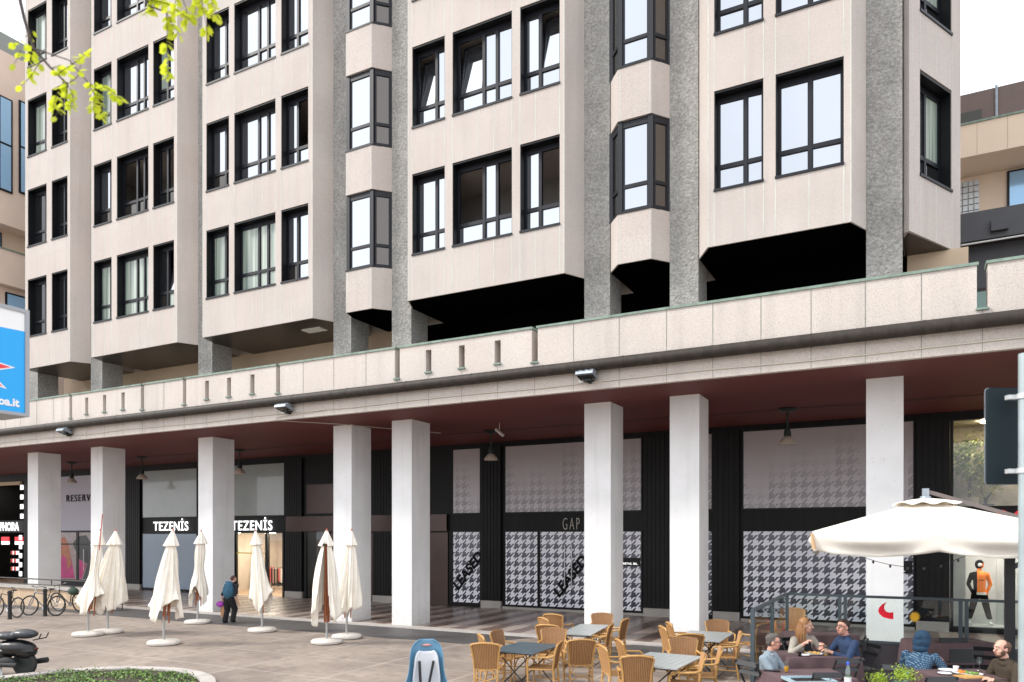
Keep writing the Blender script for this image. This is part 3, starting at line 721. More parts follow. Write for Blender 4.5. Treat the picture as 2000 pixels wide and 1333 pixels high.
notice(-8.86, -8.12, 1.72, 2.02, "RETAIL SRL.", 'small black notice reading RETAIL SRL. right of the sixth pillar')
notice(-.38, .11, 1.68, 2.05, "SRL.", 'small black notice reading SRL. right of the last pillar')
# ================================================================== fittings on the arcade
m_dmetal = M("dark green grey metal", (.022, .028, .026), .5, metal=.3)
m_shade = M("cream enamel shade", (.50, .42, .34), .45)
m_alu = M("grey aluminium", (.30, .34, .38), .45, metal=.5, vary=.2, vscale=6)
lamp = None
for i, (x, lab) in enumerate(((-35.7, 'bell shaped pendant lamp hanging between the first and second pillars'), (-30.5, 'bell shaped pendant lamp hanging left of the third pillar above the lit lettering'),
        (-24.33, 'bell shaped pendant lamp hanging just right of the third pillar'), (-12.45, 'bell shaped pendant lamp in front of the dark pier between houndstooth windows'),
        (-2.97, 'bell shaped pendant lamp in front of the largest upper houndstooth panel'))):
    if lamp is None:
        lamp = thing('pendant_lamp', lab, 'lamp', (x, 22, SOF), 0, 'pendant lamps along the arcade ceiling')
        MB().lathe([(.01,-.002),(.24,-.002),(.25,-.03),(.20,-.08),(.05,-.10),(.01,-.10)], n=24).build('ceiling_plate', m_dmetal, lamp, True)
        MB().lathe([(.01,-.55),(.03,-.55),(.028,-.09),(.01,-.09)], n=10).build('rod', m_dmetal, lamp, True)
        MB().lathe([(.01,-.8),(.09,-.80),(.10,-.70),(.07,-.56),(.03,-.53),(.01,-.53)], n=16).build('lamp_neck', m_dmetal, lamp, True)
        MB().lathe([(.01,-.99),(.225,-1.0),(.235,-.985),(.215,-.93),(.16,-.85),(.09,-.79),(.01,-.79)], n=24).build('lamp_shade', m_shade, lamp, True)
    else: dup(lamp, (x, 22, SOF), 0, lab)
t = thing('security_camera', 'small pale tubular camera hanging tilted from the red arcade ceiling', 'camera', (-11.35, 20.6, SOF))
MB().tube([(0,0,0), (0,0,-.22)], .012, 8).build('stem', m_shade, t, True)
MB().tube([(-.12,0,-.20), (.16,-.05,-.42)], .05, 14).build('camera_body', M("pale grey plastic", (.5,.45,.42), .5), t, True)
fl = None
for x, lab in ((-27.3, 'hooded grey floodlight under the pipe above the first two pillars'), (-16.45, 'hooded grey floodlight under the pipe above the gap left of the fourth pillar'), (-6.75, 'hooded grey floodlight with ribbed top under the pipe above the sixth pillar')):
    if fl is None:
        fl = thing('floodlight', lab, 'floodlight', (x, 16.80, 6.55), 0, 'floodlights on the fascia')
        h = MB(); h.obox((.0,-.34,.06), (.56,.42,.10), Matrix.Rotation(R(-16),3,'X'))
        for k in range(3): h.tube([(-.19+k*.19,-.52,.10), (-.19+k*.19,-.16,.21)], .085, 12)
        h.build('housing', m_alu, fl, True)
        MB().box(-.12,.12,-.30,.0,-.10,.0).box(-.05,.05,-.2,0,-.14,.02).build('bracket', m_dmetal, fl)
        MB().box(-.36,-.20,-.09,0,-.09,.07).build('junction_box', M("white plastic", (.75,.75,.73), .5), fl)
        MB().obox((0,-.36,-.01), (.48,.34,.02), Matrix.Rotation(R(-16),3,'X')).build('lens', m_gdark, fl)
    else: dup(fl, (x, 16.80, 6.55), 0, lab)
for q in list(COL.objects):
    if q.parent is None and q.name.startswith('floodlight'): q.scale = (.78,)*3

# ================================================================== neighbouring buildings
m_nb = M("sandy cladding", (.74, .60, .50), .85, vary=.1, vscale=.6, fine=.12)
m_nb2 = M("cream cladding", (.74, .60, .46), .85, vary=.08, vscale=.6, fine=.08)
m_blueg = M("glass with painted blue reflection", (.33, .56, .80), .1, metal=.25)  # bright blue reflection put into the base colour, with little mirroring
t = thing('corner_building', 'sandy building with tall blue windows and a balcony at the left edge', 'building', (-38, 20, 0))
w_ = MB(); w_.box(-60, -37, 17.4, 45, 6.94, 14.3, 0).box(-60, -37, 17.4, 45, 17.2, 25.2, 0).box(-60, -37.9, 17.4, 45, 14.3, 17.2, 1)
w_.build('wall', [m_nb, m_nb2], t, world=True)
MB().box(-38.2, -36.6, 17.4, 22.2, 14.31, 14.7).box(-36.8, -36.6, 17.4, 22.2, 14.7, 15.9).box(-38.2, -36.6, 22.0, 22.2, 14.7, 15.9).build('balcony', m_nb, t, world=True)
MB().box(-36.84, -36.56, 17.4, 22.25, 15.9, 15.96).build('coping', m_copper, t, world=True)
MB().box(-38, -37.1, 17, 24, 25.2, 26.1).build('roof_rail', M("grey roof screen", (.25,.27,.25), .6), t, world=True)
for y0, y1, z0, z1 in ((17.6,19.9,18.8,23.0), (20.35,21.3,19.0,23.2), (19.75,21.9,11.3,14.0), (19.75,21.9,7.9,10.6), (18.2,19.9,14.75,17.0)):
    f = MB(); X0 = -37.0 if z0 > 18 or z0 < 14 else -37.9
    f.box(X0, X0+.06, y0-.08, y1+.08, z0-.08, z1+.08)
    f = f.build('window', m_frame, t, world=True)
    g = MB(); mid = (z0+z1)/2; ym = y0+(y1-y0)*.78
    for a, b in ((y0, ym-.05), (ym+.05, y1)):
        for c, d in ((z0, mid-.05), (mid+.05, z1)): g.box(X0+.061, X0+.075, a, b, c, d)
    g.build('glass', m_blueg, f)
t = thing('terrace_building', 'cream terraced building with brown screens on its roof behind the right end', 'building', (8, 36, 0))
MB().box(1.0, 30, 34.5, 44, 9, 17.0, 0).box(1.0, 30, 32.6, 33.0, 16.9, 18.1, 0).box(1.0, 30, 33.0, 44, 16.9, 17.1, 0).build('wall', m_nb2, t, world=True)
MB().box(1.0, 30, 32.55, 33.1, 18.1, 18.17).build('coping', m_copper, t, world=True)
sb = MB(); br = M("brown roof screen", (.125, .085, .07), .5, vary=.1)
for k in range(9): sb.box(1.0+k*2.0, 2.96+k*2.0, 34.0, 34.06, 18.1, 19.95+.0*k)
sb.build('roof_screen', br, t, world=True)
sb = MB()
for k in range(10): sb.tube([(.98+k*2.0, 33.95, 18.1), (.98+k*2.0, 33.95, 20.0)], .05, 8)
sb.build('screen_post', m_alu, t, world=True)
MB().box(1.0, 2.5, 33.9, 33.98, 18.1, 19.2).box(4.4, 9, 33.9, 33.98, 18.1, 18.75).build('roof_plant', M("dark plant box", (.05,.05,.045), .6), t, world=True)
for x0, x1, z0, z1, kind in ((3.45, 4.35, 14.6, 16.75, 'b'), (8.5, 9.4, 14.6, 16.75, 'b')):
    f = MB().box(x0-.08, x1+.08, 34.42, 34.499, z0-.08, z1+.08).build('window', m_frame, t, world=True)
    MB().box(x0, x1, 34.40, 34.42, z0, z1).build('glass', m_blueg, f)
gb = MB()
for i in range(4):
    for j in range(9): gb.box(1.72+i*.19, 1.88+i*.19, 34.40, 34.499, 14.6+j*.24, 14.8+j*.24)
gb.build('glass_block', M("glass block", (.55,.6,.62), .2), t, world=True)
jj = MB()
for k in range(28): jj.box(1.3+k*.95, 1.315+k*.95, 32.596, 32.61, 16.92, 18.09)
jj.build('panel_joint', M("tan joint", (.42,.32,.22), .8), t, world=True)
t = thing('metal_pavilion', 'low dark metal clad pavilion behind the copper topped parapet at the right edge', 'building', (6, 25, 6.9))
m_dk = M("dark grey cladding", (.045, .045, .05), .5, vary=.1)
MB().box(1.20, 14, 24.3, 30, 10.95, 11.75).box(1.35, 14, 24.8, 30, 9.75, 10.95).build('wall', m_dk, t, world=True)
MB().box(1.33, 1.6, 24.75, 30, 6.93, 9.75).box(3.4, 3.5, 24.75, 24.9, 6.93, 9.75).build('post', m_dk, t, world=True)
MB().box(1.6, 14, 24.95, 25.0, 6.93, 9.7).build('glass', M("greenish glass", (.12,.17,.15), .05, metal=.6), t, world=True)
MB().tube([(1.3, 24.25, 10.86), (14, 24.25, 10.95)], .025, 8).build('pipe', M("white pipe", (.6,.6,.58), .5), t, world=True)
g = MB(); g.tube([(1.6, 24.7, 8.3), (3.0, 24.7, 9.0), (5, 24.7, 9.3), (8, 24.7, 9.35)], .04, 8).tube([(2.9, 24.7, 8.0), (2.9, 24.7, 9.6)], .04, 8)
g.build('awning_arm', MATS["white pipe"], t, world=True)
MB().box(2.0, 2.4, 24.15, 24.3, 11.1, 11.4).build('lamp_box', m_dk, t, world=True)

# ================================================================== blue parking sign, its face looking along +X
S = at(58, 700, 7.2)
t = thing('parking_sign', 'blue and white parking sign box with a red starburst at the left edge', 'sign', (S.x, S.y, 0))
zt, zb = at(58, 607, 7.2).z, at(58, 815, 7.2).z; y1 = S.y; y0 = y1-1.9; xf = S.x
m_sgb = M("sign blue", (.0, .30, .68), .35, emis=.12); m_sgw = M("sign white", (.80,.80,.80), .4); m_sgr = M("sign red", (.75,.03,.04), .35); m_sgg = M("sign grey frame", (.33,.34,.36), .45, metal=.3)
MB().box(xf-.45, xf-.02, y0, y1, zb, zt).box(xf-.02, xf, y0, y0+.04, zb, zt).box(xf-.02, xf, y1-.04, y1, zb, zt).box(xf-.02, xf, y0+.04, y1-.04, zt-.035, zt).box(xf-.02, xf, y0+.04, y1-.04, zb, zb+.03).build('housing', m_sgg, t, world=True)
zs_ = zt-.17-.1
fc = MB().add([(xf-.012, y0+.04, zb+.03), (xf-.012, y1-.04, zb+.03), (xf-.012, y1-.04, zt-.21), (xf-.012, y0+.04, zt-.27)], [(0,1,2,3)], 0).add([(xf-.012, y0+.04, zt-.27), (xf-.012, y1-.04, zt-.21), (xf-.012, y1-.04, zt-.035), (xf-.012, y0+.04, zt-.035)], [(0,1,2,3)], 1)
fc.build('sign_face', [m_sgb, m_sgw], t, world=True)
cy, cz = y1-.62, (zb+zt)/2-.10
def burst(r0, r1, xo, m, nm, n=9):
    ps = []
    for i in range(2*n):
        a = math.pi*i/n + .12; r = r1 if i % 2 == 0 else r0
        ps.append((xf+xo, cy + r*math.cos(a)*1.25, cz + r*math.sin(a)*.8))
    b = MB(); b.add([(xf+xo, cy, cz)]+ps, [(0, i+1, (i+1)%(2*n)+1) for i in range(2*n)]); b.build(nm, m, t, world=True)
burst(.22, .40, -.010, m_sgw, 'star_outline'); burst(.195, .365, -.008, m_sgr, 'star')
me = textmesh("www.apcoa.it", .105, m_sgw, .001, .004)
wd = max(v.co.x for v in me.vertices)
put(me, 'lettering', (xf-.008, y1-.09-wd, zb+.085), (R(90), 0, R(90)), t)
MB().tube([(xf-.22, y0+.2, 0), (xf-.22, y0+.2, zb)], .06, 12).build('post', m_sgg, t, world=True)

# ================================================================== board on the galvanised pole at the right edge
t = thing('back_of_road_sign', 'dark slate back of a road sign board clamped to the galvanised pole', 'sign', tuple(at(1992, 1333, 6)[:2]) + (0,))
q = at(2003, 850, 6.0); rgt = Vector((math.cos(TH), math.sin(TH), 0)); fw = Vector((-math.sin(TH), math.cos(TH), 0))
a = at(1927, 757, 6.15); bz = at(1927, 947, 6.15).z; wd_ = .70
n_ = 6; prof = []
r_ = .03
for cxx, czz, s0 in ((wd_-r_, a.z-r_, 0), (r_, a.z-r_, 90), (r_, bz+r_, 180), (wd_-r_, bz+r_, 270)):
    for k in range(n_): an = R(s0+90*k/(n_-1)); prof.append((cxx+r_*math.cos(an), czz+r_*math.sin(an)))
def plate(y0, y1, sc_=1.0):
    mb = MB(); N = len(prof); vs = []
    for yy in (y0, y1):
        for u, z in prof:
            uu = wd_/2+(u-wd_/2)*sc_; zz = (a.z+bz)/2+(z-(a.z+bz)/2)*sc_
            p = Vector((a.x, a.y, 0)) + rgt*uu + fw*yy; vs.append((p.x, p.y, zz))
    return mb.add(vs, [tuple(range(N)), tuple(range(2*N-1, N-1, -1))] + [(i, N+i, N+(i+1)%N, (i+1)%N) for i in range(N)])
plate(0, .02, .992).build('board', M("slate grey board", (.012,.022,.027), .6, spec=.2), t, world=True)
plate(.021, .03, 1.0).build('board_edge', m_alu, t, world=True)
pc = at(2003, 850, 5.98)
tag(MB().tube([(pc.x, pc.y, 0), (pc.x, pc.y, 4.25)], .05, 20).build('sign_pole', M("galvanised steel", (.36,.42,.43), .5, metal=.3, vary=.15, vscale=5), smooth=True), 'pale galvanised pole standing at the right edge', 'pole')
cl = MB()
for z in (at(1990, 775, 6).z, at(1990, 920, 6).z):
    p = Vector((pc.x, pc.y, z)); cl.bar(p - rgt*.11 + fw*.06, p + rgt*.11 + fw*.06, .05, .035); cl.tube([p+Vector((0,0,-.02)), p+Vector((0,0,.02))], .062, 16)
cl.build('clamp', M("galvanised clamp", (.6,.62,.62), .4, metal=.5), t, world=True)

# ================================================================== closed parasols
m_canvas = M("cream canvas", (.86, .80, .70), .85, vary=.07, vscale=5)
m_wood = M("orange brown wood", (.36, .11, .045), .45, vary=.25, vscale=10)
m_steel = M("dull steel tube", (.42,.43,.42), .4, metal=.6)
m_stone = M("white concrete", (.66, .61, .55), .85, vary=.2, vscale=6, fine=.2, bump=.2, bscale=40)
def parasol(px, py, lab, seed, yaw=0, openslit=False, waist=0, wide=1.0, hem=.85, lean=(0,0)):
    g = GP(px, py); t = thing('closed_parasol', lab, 'parasol', (g.x, g.y, 0), R(yaw), 'closed cream parasols on round stone bases')
    r = random.Random(seed)
    MB().lathe([(.02,0),(.36,0),(.40,.025),(.405,.07),(.37,.105),(.2,.125),(.05,.13),(.02,.13)], n=36).build('base', m_stone, t, True)
    MB().lathe([(.01,.12),(.032,.12),(.032,.72),(.01,.72)], n=14).build('steel_tube', m_steel, t, True)
    top = Vector((lean[0], lean[1], 2.93))
    def ax(z): return Vector((0,0,0)) + Vector((lean[0], lean[1], 0))*max(0, (z-.5)/2.43)
    MB().tube([Vector((0,0,.55)), ax(1.2)+Vector((0,0,1.2)), top], .026, 12).build('pole', m_wood, t, True)
    for k in range(4 if not openslit else 8):                       # folded wooden ribs
        an = k*math.pi/(2 if not openslit else 4) + .4; rr = .05 if openslit else .07
        zb_ = .55 if (openslit or k % 2 == 0) else .72
        d = Vector((math.cos(an), math.sin(an), 0))
        MB().bar(ax(2.5)+d*.035+Vector((0,0,2.5)), ax(1)+d*rr*1.2+Vector((0,0,zb_)), .022, .03).build('rib', m_wood, t)
    ph = r.uniform(0, 6.28); nf = r.choice((6,7,8)); n = 96; prof = []
    zs = [2.93,2.90,2.8,2.68,2.58,2.53,2.50,2.42,2.3,2.15,2.0,1.85,1.7,1.55,1.4,1.25,1.1,1.0,.92,.86,.8]
    cvs = []
    for z in zs:
        if z > 2.51: rad = .02 + (2.93-z)/.40*.17*(1+.0*z)
        else:
            q = (2.5-z)/1.7; rad = (.105 + .24*q**.85*wide)
            if waist: rad *= 1 - waist*math.exp(-((z-1.75)/.45)**2)
        hz = max(0, min(1, (1.35-z)/.55))
        row = []
        for j in range(n):
            a_ = 2*math.pi*j/n
            fold = .10*math.sin(nf*a_+ph+z*.8) + .06*math.sin((nf*2+1)*a_+ph*2-z*1.3) + .14*math.sin(2*a_+ph+z*1.1) + .05*noise.noise(Vector((a_*3, z*2, seed)))
            amp = 1 if z <= 2.5 else .55
            fold = fold * (1.3 if z < 2.4 else 1)
            rr = rad*(1+fold*amp*1.15)
            hemz = .19*math.sin(2*a_+ph+.6) + .13*math.sin(3*a_+ph*1.7) + .05*math.sin(nf*a_+ph)
            zz = z + hz*(hemz + (hem-.8))
            if openslit:
                fd = math.atan2(math.sin(a_-R(-90)-0.0), math.cos(a_-R(-90)))
            c = ax(z); row.append((c.x + rr*math.cos(a_), c.y + rr*math.sin(a_), zz))
        cvs.append(row)
    mb = MB(); vs = [p for row in cvs for p in row]; fs = []
    for i in range(len(zs)-1):
        for j in range(n):
            if openslit and zs[i] < 2.6:
                aa = 2*math.pi*((j+.5)/n); dd = abs(math.atan2(math.sin(aa-openslit), math.cos(aa-openslit)))
                if dd < .34 + .25*max(0, 1.5-zs[i]): continue
            fs.append((i*n+j, (i+1)*n+j, (i+1)*n+(j+1)%n, i*n+(j+1)%n))
    mb.add(vs, fs); mb.f.append(tuple(range(n))); mb.m.append(0)
    c = mb.build('canopy', m_canvas, t, True)
    s = c.modifiers.new('thickness', 'SOLIDIFY'); s.thickness = .008
    MB().lathe([(.008,2.9),(.022,2.925),(.026,2.94),(.012,2.955),(.006,2.98)], n=12).build('finial', M("red finial", (.45,.06,.03), .4), t, True).location = (lean[0], lean[1], 0)
    return t
parasol(172, 1242, 'leftmost closed parasol, narrow waisted with a thin red stick above its tip', 3, 20, waist=.45, wide=1.0, lean=(.30,.10))
parasol(210, 1237, 'closed parasol second from the left, full skirt, its base touching the first', 5, 0, wide=1.15, lean=(.22,.1))
parasol(320, 1259, 'closed parasol with wide skirt and thick wooden pole in front of the blue grey screen', 8, 0, wide=1.25, hem=.85, lean=(.22,.1))
parasol(386, 1218, 'slim tied closed parasol standing farthest back by the third pillar', 11, 0, waist=.4, wide=.7, lean=(.1,.05))
parasol(512, 1234, 'closed parasol in front of the lit shop entrance, leaning slightly left', 14, 0, wide=.85, lean=(-.18,-.08))
parasol(638, 1257, 'closed parasol split open in front showing its wooden ribs', 17, 0, openslit=R(-62), wide=1.1, hem=.78)
parasol(677, 1247, 'rightmost closed parasol in front of the fourth pillar', 20, 0, wide=.95, hem=.85, lean=(.13,.05))
stick = at(196, 1060, 19.5)
tag(MB().tube([at(194, 1075, 20.0), at(200, 1005, 20.0)], .012, 6).build('red_stick', M("red stick", (.4,.05,.04), .5)), 'thin red stick poking up from the leftmost parasol', 'stick')

# ================================================================== bicycles
m_tyre = M("black rubber", (.015,.015,.015), .7); m_chrome = M("bright metal", (.6,.6,.6), .25, metal=1)
def bicycle(lab, loc, rz, fcol, lean=0, group='bicycles parked by the low wall'):
    t = thing('bicycle', lab, 'bicycle', loc, rz, group); t.rotation_euler = (lean, 0, rz)
    for wx in (-.52, .52):
        wl = MB(); wl.tube([(wx+.335*math.cos(a), 0, .35+.335*math.sin(a)) for a in [2*math.pi*i/36 for i in range(36)]], .023, 8, 0, True)
        wo = wl.build('wheel', m_tyre, t, True)
        rm = MB(); rm.tube([(wx+.312*math.cos(a), 0, .35+.312*math.sin(a)) for a in [2*math.pi*i/36 for i in range(36)]], .010, 6, 0, True)
        rm.build('rim', m_dmetal, wo, True)
        sp = MB()
        for i in range(18): a = 2*math.pi*i/18; sp.tube([(wx, .02*(-1)**i, .35), (wx+.31*math.cos(a), 0, .35+.31*math.sin(a))], .0022, 4)
        sp.tube([(wx, -.05, .35), (wx, .05, .35)], .02, 8); sp.build('spokes', m_chrome, wo)
    f = MB(); bb = (-.06,0,.28); st = (-.2,0,.72); hd = (.36,0,.80); hl = (.40,0,.66)
    for a, b, r in ((bb,st,.017),(st,hd,.016),(bb,hl,.019),((-.52,.045,.35),bb,.010),((-.52,-.045,.35),bb,.010),((-.52,.045,.35),st,.008),((-.52,-.045,.35),st,.008),(hd,hl,.02)): f.tube([a,b], r, 8)
    f.build('frame', fcol, t, True)
    f = MB(); f.tube([hl, (.44,.05,.55), (.52,.05,.35)], .012, 8).tube([hl, (.44,-.05,.55), (.52,-.05,.35)], .012, 8); f.build('fork', fcol, t, True)
    h = MB(); h.tube([hd, (.34,0,.98)], .012, 8).tube([(.24,.29,1.0),(.33,.2,1.02),(.36,0,.98),(.33,-.2,1.02),(.24,-.29,1.0)], .012, 8); h.build('handlebar', m_chrome, t, True)
    MB().tube([(.20,.31,1.0),(.29,.25,1.015)], .018, 8).tube([(.20,-.31,1.0),(.29,-.25,1.015)], .018, 8).build('grip', m_tyre, t, True)
    MB().ell((-.27,0,.93), .14, .07, .03, 12).tube([st, (-.25,0,.92)], .013, 8).build('saddle', m_tyre, t, True)
    MB().tube([(-.06,.05,.28),(.05,.08,.14)], .009, 6).tube([(-.06,-.05,.28),(-.17,-.08,.42)], .009, 6).lathe([(.01,-.01),(.09,-.01),(.09,.01),(.01,.01)], (-.06,0,.28), 20, rot=Matrix.Rotation(R(90),3,'X')).build('crank', m_chrome, t, True)
    return t
gp = GP(82, 1203)
bicycle('dark bicycle with thin frame leaning by the black bollard', (gp.x, gp.y, 0), R(200), M("grey blue frame", (.10,.12,.16), .4, metal=.3), R(8))
gp = GP(136, 1195)
b2 = bicycle('bicycle with a green bag and pale handlebars left of the first parasol', (gp.x, gp.y, 0), R(190), M("black frame", (.03,.03,.035), .4), R(-8))
MB().ell((-.35,.05,.78), .2, .16, .14, 14).build('bag', M("dark green bag", (.04,.07,.05), .9), b2, True)
gp = GP(12, 1206); bicycle('bicycle at the left edge behind the black bollard', (gp.x, gp.y, 0), R(185), MATS["black frame"], R(6))
bol = None
for px, py, lab in ((19, 1210, 'black bollard at the left edge beside the bicycle wheel'), (88, 1204, 'black bollard in front of the dark bicycle')):
    g = GP(px, py)
    if bol is None:
        bol = thing('bollard', lab, 'bollard', (g.x, g.y, 0), 0, 'black bollards by the bicycles')
        MB().lathe([(.01,0),(.075,0),(.07,.04),(.06,.05),(.06,.86),(.01,.86)], n=16).build('shaft', m_tyre, bol, True)
        MB().lathe([(.01,.86),(.075,.86),(.08,.90),(.05,.95),(.01,.96)], n=16).build('cap', m_tyre, bol, True)
    else: dup(bol, (g.x, g.y, 0), 0, lab)
lw = thing('low_wall', 'low beige stone wall with a pale coping behind the bicycles', 'wall', (-29.5, 17.3, 0))
MB().box(-37, -26.4, 17.2, 17.5, 0, .70).build('wall_body', M("beige stone slab", (.52,.38,.25), .8, vary=.25, vscale=2), lw, world=True)
MB().box(-37.1, -26.3, 17.12, 17.58, .70, .80).build('coping', m_plinth, lw, world=True)
hr = MB(); hr.tube([(-37, 17.8, 1.02), (-25.6, 17.8, 1.02)], .025, 8).tube([(-37, 17.8, .80), (-25.6, 17.8, .80)], .02, 8)
for k in range(6): hr.tube([(-36.8+k*2.2, 17.8, 0), (-36.8+k*2.2, 17.8, 1.02)], .02, 8)
tag(hr.build('handrail', M("dark brown rail", (.05,.035,.03), .5)), 'dark metal handrail in front of the first pillar behind the bicycles', 'handrail')

# bicycle with a blue child seat close to the camera
g = at(850, 1333, 9.0); BA = R(28)+R(-42)
bk = bicycle('white bicycle carrying the blue child seat at the bottom edge', (g.x+.36, g.y+.0, 0), BA, M("white frame", (.7,.7,.7), .35), 0, None)
dv = Vector((math.cos(BA), math.sin(BA), 0))
cpos = at(833, 1300, 9.0)
t = thing('child_seat', 'blue plastic child bicycle seat with a pale padded liner and black straps', 'child seat', (cpos.x, cpos.y, .86), TH+R(6))
# shell: sitting bucket, front faces -Y (towards camera)
def shell(uw, y0, m, nm, zs, ws, ds, th=.012):
    mb = MB(); nseg = 14; vs = []
    for z, w_, d_ in zip(zs, ws, ds):
        for k in range(nseg+1):
            a = math.pi*k/nseg; vs.append((-math.cos(a)*w_*uw, y0 - d_*(1-math.sin(a)**.7), z))
    fs = [(i*(nseg+1)+k, i*(nseg+1)+k+1, (i+1)*(nseg+1)+k+1, (i+1)*(nseg+1)+k) for i in range(len(zs)-1) for k in range(nseg)]
    mb.add(vs, fs); o = mb.build(nm, m, t, True); s = o.modifiers.new('thickness','SOLIDIFY'); s.thickness = th; s2 = o.modifiers.new('smooth','SUBSURF'); s2.levels = s2.render_levels = 1
    return o
zz = [-.10,0,.08,.16,.26,.36,.46,.54,.60,.645,.67]
shell(1, .16, M("sky blue plastic", (.12,.27,.40), .4), 'shell', zz, [.20,.26,.275,.25,.21,.20,.195,.185,.165,.12,.06], [.30,.30,.26,.20,.14,.12,.11,.10,.08,.05,.02])
shell(.74, .10, M("pale seat pad", (.62,.63,.66), .8), 'pad', [-.08,.05,.15,.25,.35,.45,.50,.53], [.2,.19,.2,.19,.17,.16,.14,.09], [.05,.05,.05,.05,.05,.045,.03,.02], .03)
MB().bar((-.085,.045,.42), (-.07,.04,.1), .026, .026).bar((.085,.045,.42), (.0,.03,.0), .026, .026).build('strap', M("black webbing", (.02,.02,.025), .8), t)
MB().ell((0,.135,.60), .06, .02, .016, 14).build('grip_slot', M("faded red slot", (.5,.25,.22), .6), t, True)
MB().box(-.15,.15,-.16,.14,-.11,-.07).build('seat_base', MATS["sky blue plastic"], t)
# ================================================================== scooters
m_scb = M("black scooter plastic", (.006,.006,.007), .35, vary=.2, vscale=6)
def scooter(lab, loc, rz, body, seatm):
    t = thing('scooter', lab, 'scooter', loc, rz, 'scooters parked at the left edge')
    for wx, r in ((-.62,.25), (.62,.26)):
        wo = MB().tube([(wx+(r-.05)*math.cos(a), 0, r+(r-.05)*math.sin(a)) for a in [2*math.pi*i/28 for i in range(28)]], .055, 10, 0, True).build('wheel', m_tyre, t, True)
        MB().lathe([(.01,-.03),(r-.09,-.03),(r-.09,.03),(.01,.03)], (wx,0,r), 18, rot=Matrix.Rotation(R(90),3,'X')).build('rim', m_dmetal, wo, True)
    b = MB(); b.ell((-.42,0,.56), .45, .19, .17, 16).ell((-.62,0,.50), .26, .16, .15, 14).box(-.35,.30,-.15,.15,.26,.34).ell((.48,0,.72), .14, .23, .38, 16, rot=Matrix.Rotation(R(-14),3,'Y')).ell((.62,0,.50), .24, .10, .12, 12).ell((.44,0,1.04), .09, .16, .07, 14).ell((-.1,0,.42), .25, .14, .13, 12)
    bm_ = remesh(b, .02, 3); bm_.materials.clear(); bm_.materials.append(body); link('body', bm_, t)
    s = MB(); s.ell((-.25,0,.80), .33, .17, .085, 16).ell((-.62,0,.84), .28, .155, .095, 16); sm_ = remesh(s, .015, 3); sm_.materials.clear(); sm_.materials.append(seatm); link('seat', sm_, t)
    e = MB(); e.tube([(-.05,.16,.25),(-.62,.2,.25)], .05, 10).ell((-.35,.14,.30), .18,.07,.1).tube([(-.4,-.16,.22),(-.95,-.2,.3)], .055, 10); e.build('engine', m_tyre, t, True)
    MB().tube([(.40,.34,1.06),(.44,.15,1.10),(.44,-.15,1.10),(.40,-.34,1.06)], .016, 8).build('handlebar', m_tyre, t, True)
    for s_ in (-1,1):
        MB().tube([(.42,.26*s_,1.09),(.44,.30*s_,1.22),(.42,.38*s_,1.27)], .007, 6).ell((.42,.42*s_,1.28), .02, .08, .045, 12).build('mirror', m_tyre, t, True)
    MB().tube([(-.8,.0,.72),(-1.0,.1,.76),(-1.05,.1,.86)], .012, 6).tube([(-.8,0,.72),(-1.0,-.1,.76),(-1.05,-.1,.86)], .012, 6).build('luggage_rail', m_tyre, t, True)
    g = MB()
    for k in range(3): g.bar((-.28+.05*k,-.185,.52+.03*k), (-.05+.05*k,-.18,.66+.03*k), .02, .012)
    for k in range(3): g.bar((-.28+.05*k,.185,.52+.03*k), (-.05+.05*k,.18,.66+.03*k), .02, .012)
    g.build('body_stripe', M("silver stripe", (.5,.55,.5), .35), t)
    MB().ell((-.86,0,.55), .035,.06,.03).build('tail_lamp', M("red lens", (.08,.01,.01), .2), t, True)
    MB().bar((-.2,.1,.25), (-.3,.22,.02), .03, .03).build('stand', m_steel, t)
    return t
g = GP(-8, 1320); scooter('black scooter with round mirror and glossy grey seat at the bottom left corner', (g.x, g.y, 0), R(202), m_scb, M("grey vinyl seat", (.03,.034,.04), .35))
g = GP(-48, 1262); scooter('blue scooter mostly cut off by the left edge', (g.x, g.y, 0), R(150), M("blue scooter paint", (.02,.16,.32), .25), m_scb)

# ================================================================== round planter with ground cover
pc_ = (-12.95, 7.85); RO = 2.45
t = thing('round_planter', 'pale stone edged round planting bed at the bottom left', 'planter', (pc_[0], pc_[1], 0))
kb = MB(); n = 22
for i in range(n):
    a0, a1 = 2*math.pi*i/n+.004, 2*math.pi*(i+1)/n-.004
    pts = [(pc_[0]+RO*math.cos(a), pc_[1]+RO*math.sin(a)) for a in (a0, (a0+a1)/2, a1)] + [(pc_[0]+(RO-.27)*math.cos(a), pc_[1]+(RO-.27)*math.sin(a)) for a in (a1, (a0+a1)/2, a0)]
    kb.prism(pts, 0, .10)
kb.build('stone_edge', m_kerb, t, world=True)
tag(MB().lathe([(.01,.0),(RO-.275,.0),(RO-.275,.07),(.01,.09)], (pc_[0], pc_[1], 0), 32).build('soil', M("dark soil", (.05,.035,.025), .95, fine=.3)), kind='structure')
m_gc = M("ground cover leaf", (.17, .28, .045), .55, vary=.45, vscale=9)
m_gc2 = M("dark ground cover leaf", (.06, .14, .03), .55, vary=.4, vscale=7)
gl = MB(); r = random.Random(4)
